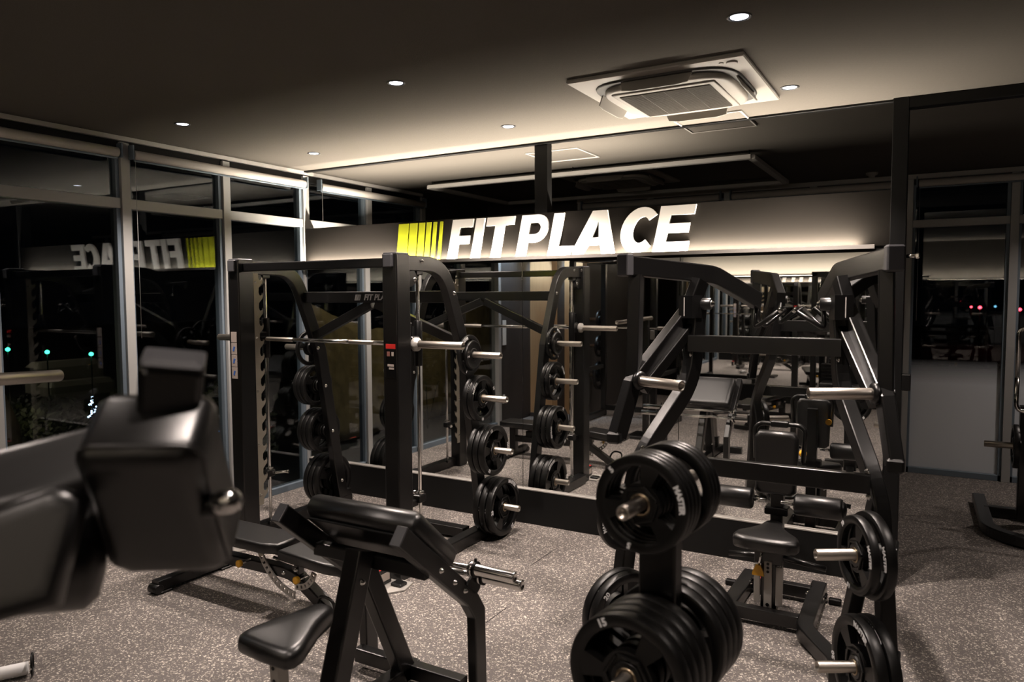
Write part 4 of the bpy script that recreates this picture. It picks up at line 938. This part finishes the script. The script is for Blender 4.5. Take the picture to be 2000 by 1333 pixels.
    return t
pull_root = pulldown()
g = 'plates on the pulldown machine'
for s, w_ in ((1, 'right'), (-1, 'left')):
    stack(['15', '10'] if s > 0 else ['10'], (PX + s * .60 - s * .87 * .03, -1.66 - .015, .715), (-s * .87, -.5, 0), 'on the upper %s storage horn of the pulldown machine' % w_, g, .012)
    stack(['20', '20'], (PX + s * .62 - s * .87 * .03, -1.70 - .015, .245), (-s * .87, -.5, 0), 'on the lower %s storage horn of the pulldown machine' % w_, g, .004)

# ------------------------------------------------------------------ plate tree in the foreground
def tree():
    C0 = V((4.527, -2.982, 0)); ax = V((-.096, -.995, 0)).normalized(); sd_ = V((0, 0, 1)).cross(ax)
    t = thing('plate_tree', 'black plate storage tree loaded with plates in the right foreground', 'plate rack', C0)
    b = MB(); b.beam([C0 + V((0, 0, .04)), C0 + V((0, 0, 1.30))], .12, .06, sd_, .008); b.build('post', STEEL, t)
    b = MB(); b.beam([C0 + ax * .33 + V((0, 0, .04)), C0 - ax * .33 + V((0, 0, .04))], .09, .07, (0, 0, 1), .006); b.build('floor_beam', STEEL, t)
    for s in (-1, 1):
        b = MB(); b.beam([C0 + ax * .33 * s - sd_ * .24 + V((0, 0, .035)), C0 + ax * .33 * s + sd_ * .24 + V((0, 0, .035))], .07, .065, (0, 0, 1), .006); b.build('cross_foot', STEEL, t)
        for z, L_ in ((1.227, .225), (.745, .30), (.28, .28)): horn(t, C0 + ax * .03 * s + V((0, 0, z)), ax * s, L_, .0215)
    b = MB(); b.box(C0 + V((0, 0, 1.306)), (.12, .065, .012), .004); b.build('post_cap', CAPM, t)
    g = 'plates on the foreground plate tree'
    o = C0 + ax * .042; k = C0 - ax * .042
    stack(['5'] * 4, o + V((0, 0, 1.227)), ax, 'on the top front horn of the plate tree', g, .002, -12)
    stack(['5'] * 3, k + V((0, 0, 1.227)), -ax, 'on the top rear horn of the plate tree', g, .002)
    stack(['15'] * 4, o + V((0, 0, .745)), ax, 'on the middle front horn of the plate tree', g, .002, -30)
    stack(['15'] * 4, k + V((0, 0, .745)), -ax, 'on the middle rear horn of the plate tree', g, .002)
tree()

# ------------------------------------------------------------------ leg machine behind the sign wall, right edge
def legmachine():
    t = thing('leg_machine', 'black plate-loaded machine with curved floor frame cut off by the right edge', 'exercise machine', (5.95, 1.6, 0))
    b = MB(); b.beam(fillet([(5.60, 2.35, .05), (5.62, 1.36, .05), (5.80, 1.16, .05), (6.9, 1.10, .05)], .22, 7), .075, .09, (0, 0, 1), .008); b.build('floor_frame', STEEL, t)
    b = MB(); b.beam([(5.62, 1.95, .05), (6.9, 1.95, .05)], .07, .08, (0, 1, 0)); b.build('floor_crossbar', STEEL, t)
    b = MB(); b.beam([(5.86, 1.75, .06), (5.86, 1.75, .95)], .075, .09, (1, 0, 0)); b.build('upright', STEEL, t)
    b = MB(); b.beam([(5.86, 1.90, .06), (6.5, 1.90, .7)], .075, .09, (0, 1, 0)); b.build('brace', STEEL, t)
    b = MB(); b.cushion([(-.17, -.27), (.17, -.27), (.17, .27), (-.17, .27)], .09, .03, frame((6.02, 1.55, .72), (1, .3, 0), (0, .12, 1)), 4); b.build('back_pad', VINYL, t)
    b = MB(); b.cushion([(-.17, -.2), (.17, -.2), (.17, .2), (-.17, .2)], .08, .03, frame((6.3, 1.45, .42), (1, 0, 0), (0, 1, 0)), 4); b.build('seat_pad', VINYL, t)
    b = MB(); b.tube(fillet([(5.77, 1.42, 1.2), (5.77, 1.42, 1.57), (6.5, 1.42, 1.57), (6.5, 1.42, .95), (5.77, 1.42, .95), (5.77, 1.42, 1.2)], .06, 6), .016, 12, n=(0, 1, 0)); b.build('handle_loop', CHROME, t)
    b = MB(); b.beam([(6.4, 1.75, .06), (6.4, 1.75, 1.62)], .075, .075, (1, 0, 0)); b.build('rear_upright', STEEL, t)
    horn(t, (5.82, 1.62, .655), (-1, 0, 0), .23, .0245)
    for x, y in ((6.05, 1.35), (6.1, 1.62)):
        b = MB(); b.prism([(-.09, -.05), (.09, -.05), (.11, .03), (.07, .07), (-.07, .07)], frame((x, y, .12), (1, 0, 0), (0, 1, .2)), .014); b.build('foot_plate', SILVER, t)
    stack(['10'], (5.812, 1.62, .655), (-1, 0, 0), 'on the machine at the right edge of the picture', None)
legmachine()

# ------------------------------------------------------------------ nearest machine, lower left corner
def nearmachine():
    D = 1.20
    c = at(220, 1000, D); t = thing('lever_machine', 'very near out-of-focus black padded machine arm filling the lower left', 'exercise machine', (c.x, c.y, 0))
    def fr(px, py, d, tx, ty):                # frame at a point with x to the right, y upwards, tilted
        return frame(at(px, py, d), RGT + UPV * tx[0] + FWD * tx[1], UPV + RGT * ty[0] + FWD * ty[1])
    k = D / FPX
    # square tube end pointing up, with its plastic cap
    ax3 = (UPV * .93 - FWD * .36).normalized(); F = frame(at(326, 712, 1.18) - ax3 * .045, RGT * .93 + FWD * .36 - UPV * .10, ax3)
    b = MB(); b.box((0, 0, 0), (.094, .10, .072), .010); b.v = [F @ p for p in b.v]; b.build('square_arm', STEEL, t)
    b = MB(); b.box((0, .053, 0), (.094, .012, .072), .008); b.box((0, .058, 0), (.074, .006, .052), .003); b.v = [F @ p for p in b.v]; b.build('arm_cap', CAPM, t, 'grey plastic cap with a raised border')
    b = MB(); b.box((0, -.075, .0), (.085, .10, .06), .02); b.v = [F @ p for p in b.v]; b.build('arm_neck', STEEL, t)
    # thick rounded pad whose dark face looks down at us and whose upper edge catches the light
    F = frame(at(304, 1004, 1.20), RGT * .99 + FWD * .1, UPV * .74 - FWD * .67); zz = F.to_3x3() @ V((0, 0, 1)); F = Matrix.Translation(-zz * .07) @ F
    hw = [(-.122, -.165), (-.098, -.190), (.062, -.190), (.084, -.168), (.084, -.09), (.088, .04), (.096, .118), (.090, .140), (.074, .150), (-.066, .150), (-.084, .140), (-.092, .118), (-.098, .04), (-.112, -.09)]
    b = MB(); b.cushion(hw, .15, .034, F, 6); b.build('end_pad', VINYL, t)
    b = MB(); b.tube([F @ V((x * .985, y * .985, .052)) for x, y in hw], .004, 8, n=zz, closed=True); b.build('pad_seam', VINYL, t)
    # long backrest pad running out of the picture
    A, B = at(235, 892, 1.36), at(-330, 1050, 1.16); d = (A - B)
    F = frame((A + B) / 2, d, UPV * .9 + FWD * .9)
    L = d.length / 2
    b = MB(); b.cushion([(-L, -.065), (L - .02, -.065), (L, -.05), (L, .05), (L - .02, .065), (-L, .065)], .080, .022, F, 5); b.build('backrest_pad', VINYL, t)
    b = MB(); b.beam([F @ V((-L, .0, -.07)), F @ V((L - .05, .0, -.07))], .06, .05, F.to_3x3() @ V((0, 1, 0)), .006); b.build('pad_frame', STEEL, t)
    # lower roller and lower cushion
    A, B = at(-90, 1100, 1.22), at(205, 1080, 1.32); a_ = (B - A).normalized()
    b = MB(); b.lathe(A, a_, [(0, .03), (.005, .085), (.02, .095), ((B - A).length - .025, .095), ((B - A).length - .004, .075), ((B - A).length + .004, .03)], 28); b.build('roller_pad', VINYL, t)
    F = fr(60, 1075, 1.10, (.2, .3), (.0, .3)); b = MB(); b.cushion([(-.10, -.09), (.03, -.09), (.085, .06), (.05, .085), (-.10, .06)], .06, .02, F, 4); b.build('side_cushion', VINYL, t)
    # handle with a chrome ball end
    A, B = at(330, 1005, 1.27), at(436, 982, 1.20); a_ = (B - A).normalized()
    b = MB(); b.cyl(A, B + a_ * .004, .018, 18); b.build('handle_grip', STEEL2, t)
    b = MB(); b.lathe(B, a_, [(-.004, .020), (.004, .0205), (.018, .0205), (.028, .0175), (.034, .011), (.036, .001)], 24); b.build('chrome_end', CHROME, t, 'polished chrome end cap')
    # supporting column to the floor, out of sight under the pads
    b = MB(); p = at(-260, 1080, 1.2); b.beam([(p.x, p.y, 0), (p.x, p.y, p.z - .02)], .07, .07, (1, 0, 0), .006); b.build('support_post', STEEL, t)
    b = MB(); b.box((p.x, p.y, .02), (.5, .1, .04), .006); b.box((p.x, p.y, .02), (.1, .5, .04), .006); b.build('floor_base', STEEL, t)
nearmachine()
# bar end at the left edge, on its own stand beyond the frame
A, B = at(-170, 752, 2.60), at(116, 734, 3.25)
t = thing('steel_bar', 'plain steel bar entering from the left edge above the near machine', 'bar', (A.x, A.y, 0))
b = MB(); d = (B - A).normalized(); b.bore(A, B, .026, .021); b.build('bar_tube', SLEEVE, t)
q = A + d * .1; b = MB(); b.beam([(q.x, q.y, 0), (q.x, q.y, q.z - .02)], .07, .07, (1, 0, 0)); b.box((q.x, q.y, .02), (.4, .4, .04), .006); b.build('stand_post', STEEL, t)
# small white roll with a wire loop on the floor, lower left corner
p = at(22, 1312, 3.55); 
c = V((p.x, p.y, .045)); c = at(22, 1312, 3.42)
k_ = (.04 - CAM.z) / (c.z - CAM.z); c = CAM + (c - CAM) * k_
t = thing('white_roll', 'small white roll in a black wire loop on the floor at the lower left corner', 'roll', (c.x, c.y, 0))
ax_ = (RGT * .9 + V((FWD.x, FWD.y, 0)) * .5).normalized(); ax_.z = 0
b = MB(); b.cyl(c - ax_ * .07, c + ax_ * .07, .030, 18); b.build('roll_body', WHITE, t)
for s in (-1, 1):
    b = MB(); o_ = c + ax_ * .085 * s; b.tube(arc((o_.x, o_.y, .055), .05, 0, 350, 20, ax_.cross(V((0, 0, 1))), (0, 0, 1)), .005, 8, n=ax_); b.build('wire_loop', STEEL2, t)

# ------------------------------------------------------------------ equipment behind the camera, seen only in the mirrors
def rack(cx, cy):
    t = thing('power_rack', 'black power rack with pull-up bar standing behind, seen in the mirror', 'rack', (cx, cy, 0))
    for sx in (-1, 1):
        for sy in (-1, 1):
            b = MB(); b.beam([(cx + sx * .58, cy + sy * .55, 0), (cx + sx * .58, cy + sy * .55, 2.35)], .075, .075, (1, 0, 0)); b.build('upright', STEEL, t)
        b = MB(); b.beam([(cx + sx * .58, cy - .55, .05), (cx + sx * .58, cy + .62, .05)], .07, .08, (1, 0, 0)); b.build('floor_beam', STEEL, t)
        b = MB(); b.beam([(cx + sx * .58, cy - .55, 2.31), (cx + sx * .58, cy + .55, 2.31)], .07, .08, (1, 0, 0)); b.build('top_beam', STEEL, t)
        b = MB(); b.beam([(cx + sx * .58, cy - .5, .75), (cx + sx * .58, cy + .5, .75)], .04, .06, (1, 0, 0)); b.build('safety_bar', STEEL, t)
        for z in (1.45, 1.05, .60):
            horn(t, (cx + sx * .62, cy - .55, z), (sx, 0, 0), .26)
            stack([{1.45: '5', 1.05: '10', .60: '20'}[z]], (cx + sx * .63, cy - .55, z), (sx, 0, 0), 'on the %s %s peg of the mirrored power rack' % ({1.45: 'top', 1.05: 'middle', .60: 'low'}[z], 'left' if sx < 0 else 'right'), 'plates on the power rack')
        b = MB(); b.box((cx + sx * .58, cy + .60, 1.30), (.05, .07, .12), .006); b.build('bar_hook', SILVER, t)
    for y, z, n in ((cy - .55, 2.31, 'top_crossbar'), (cy - .55, .12, 'floor_crossbar'), (cy + .55, 2.31, 'top_crossbar')):
        b = MB(); b.beam([(cx - .55, y, z), (cx + .55, y, z)], .07, .075, (0, 1, 0)); b.build(n, STEEL, t)
    b = MB(); b.tube([(cx - .55, cy + .2, 2.28), (cx + .55, cy + .2, 2.28)], .016); b.build('pull_up_bar', CHROME, t)
    bb = thing('barbell', 'long chrome barbell on the hooks of the power rack, seen in the mirror', 'barbell', (cx, cy + .60, 1.385))
    b = MB(); b.tube([(cx - .66, cy + .60, 1.385), (cx + .66, cy + .60, 1.385)], .014); b.build('shaft', CHROME, bb)
    for s in (-1, 1): b = MB(); b.cyl((cx + s * .65, cy + .60, 1.385), (cx + s * .95, cy + .60, 1.385), .025); b.build('sleeve', SLEEVE, bb)
rack(1.50, -4.65)
def rig(o, loc, rz, label):
    c = copy_tree(o); c.location = loc; c.rotation_euler = (0, 0, rz); c['label'] = label; return c
rig(pull_root, (5.6, -6.4, 0), PI, 'second black pulldown machine standing far behind, seen in the mirror')
rig(bench_root, (3.2, -5.6, 0), PI / 2 + .2, 'second black adjustable bench far behind, seen in the mirror')
def cable(cx, cy):
    t = thing('cable_tower', 'tall cable tower with round black top, standing behind, seen in the mirror', 'exercise machine', (cx, cy, 0))
    for s in (-1, 1):
        b = MB(); b.beam([(cx + s * .3, cy, 0), (cx + s * .3, cy, 2.15)], .08, .10, (1, 0, 0)); b.build('upright', STEEL, t)
        b = MB(); b.cyl((cx + s * .12, cy, .08), (cx + s * .12, cy, 2.1), .012); b.build('guide_rod', CHROME, t)
    b = MB(); b.beam([(cx - .34, cy, 2.12), (cx + .34, cy, 2.12)], .10, .08, (0, 1, 0)); b.build('top_beam', STEEL, t)
    b = MB(); b.box((cx, cy, .04), (.8, .5, .08), .01); b.build('base', STEEL, t)
    for k in range(12): b = MB(); b.box((cx, cy, .14 + k * .052), (.36, .12, .046), .004); b.build('stack_plate', STEEL2, t)
    b = MB(); b.box((cx, cy + .3, .45), (.3, .4, .08), .02); b.box((cx, cy + .3, .22), (.07, .07, .40), .01); b.build('seat', VINYL, t)
cable(3.9, -7.2)
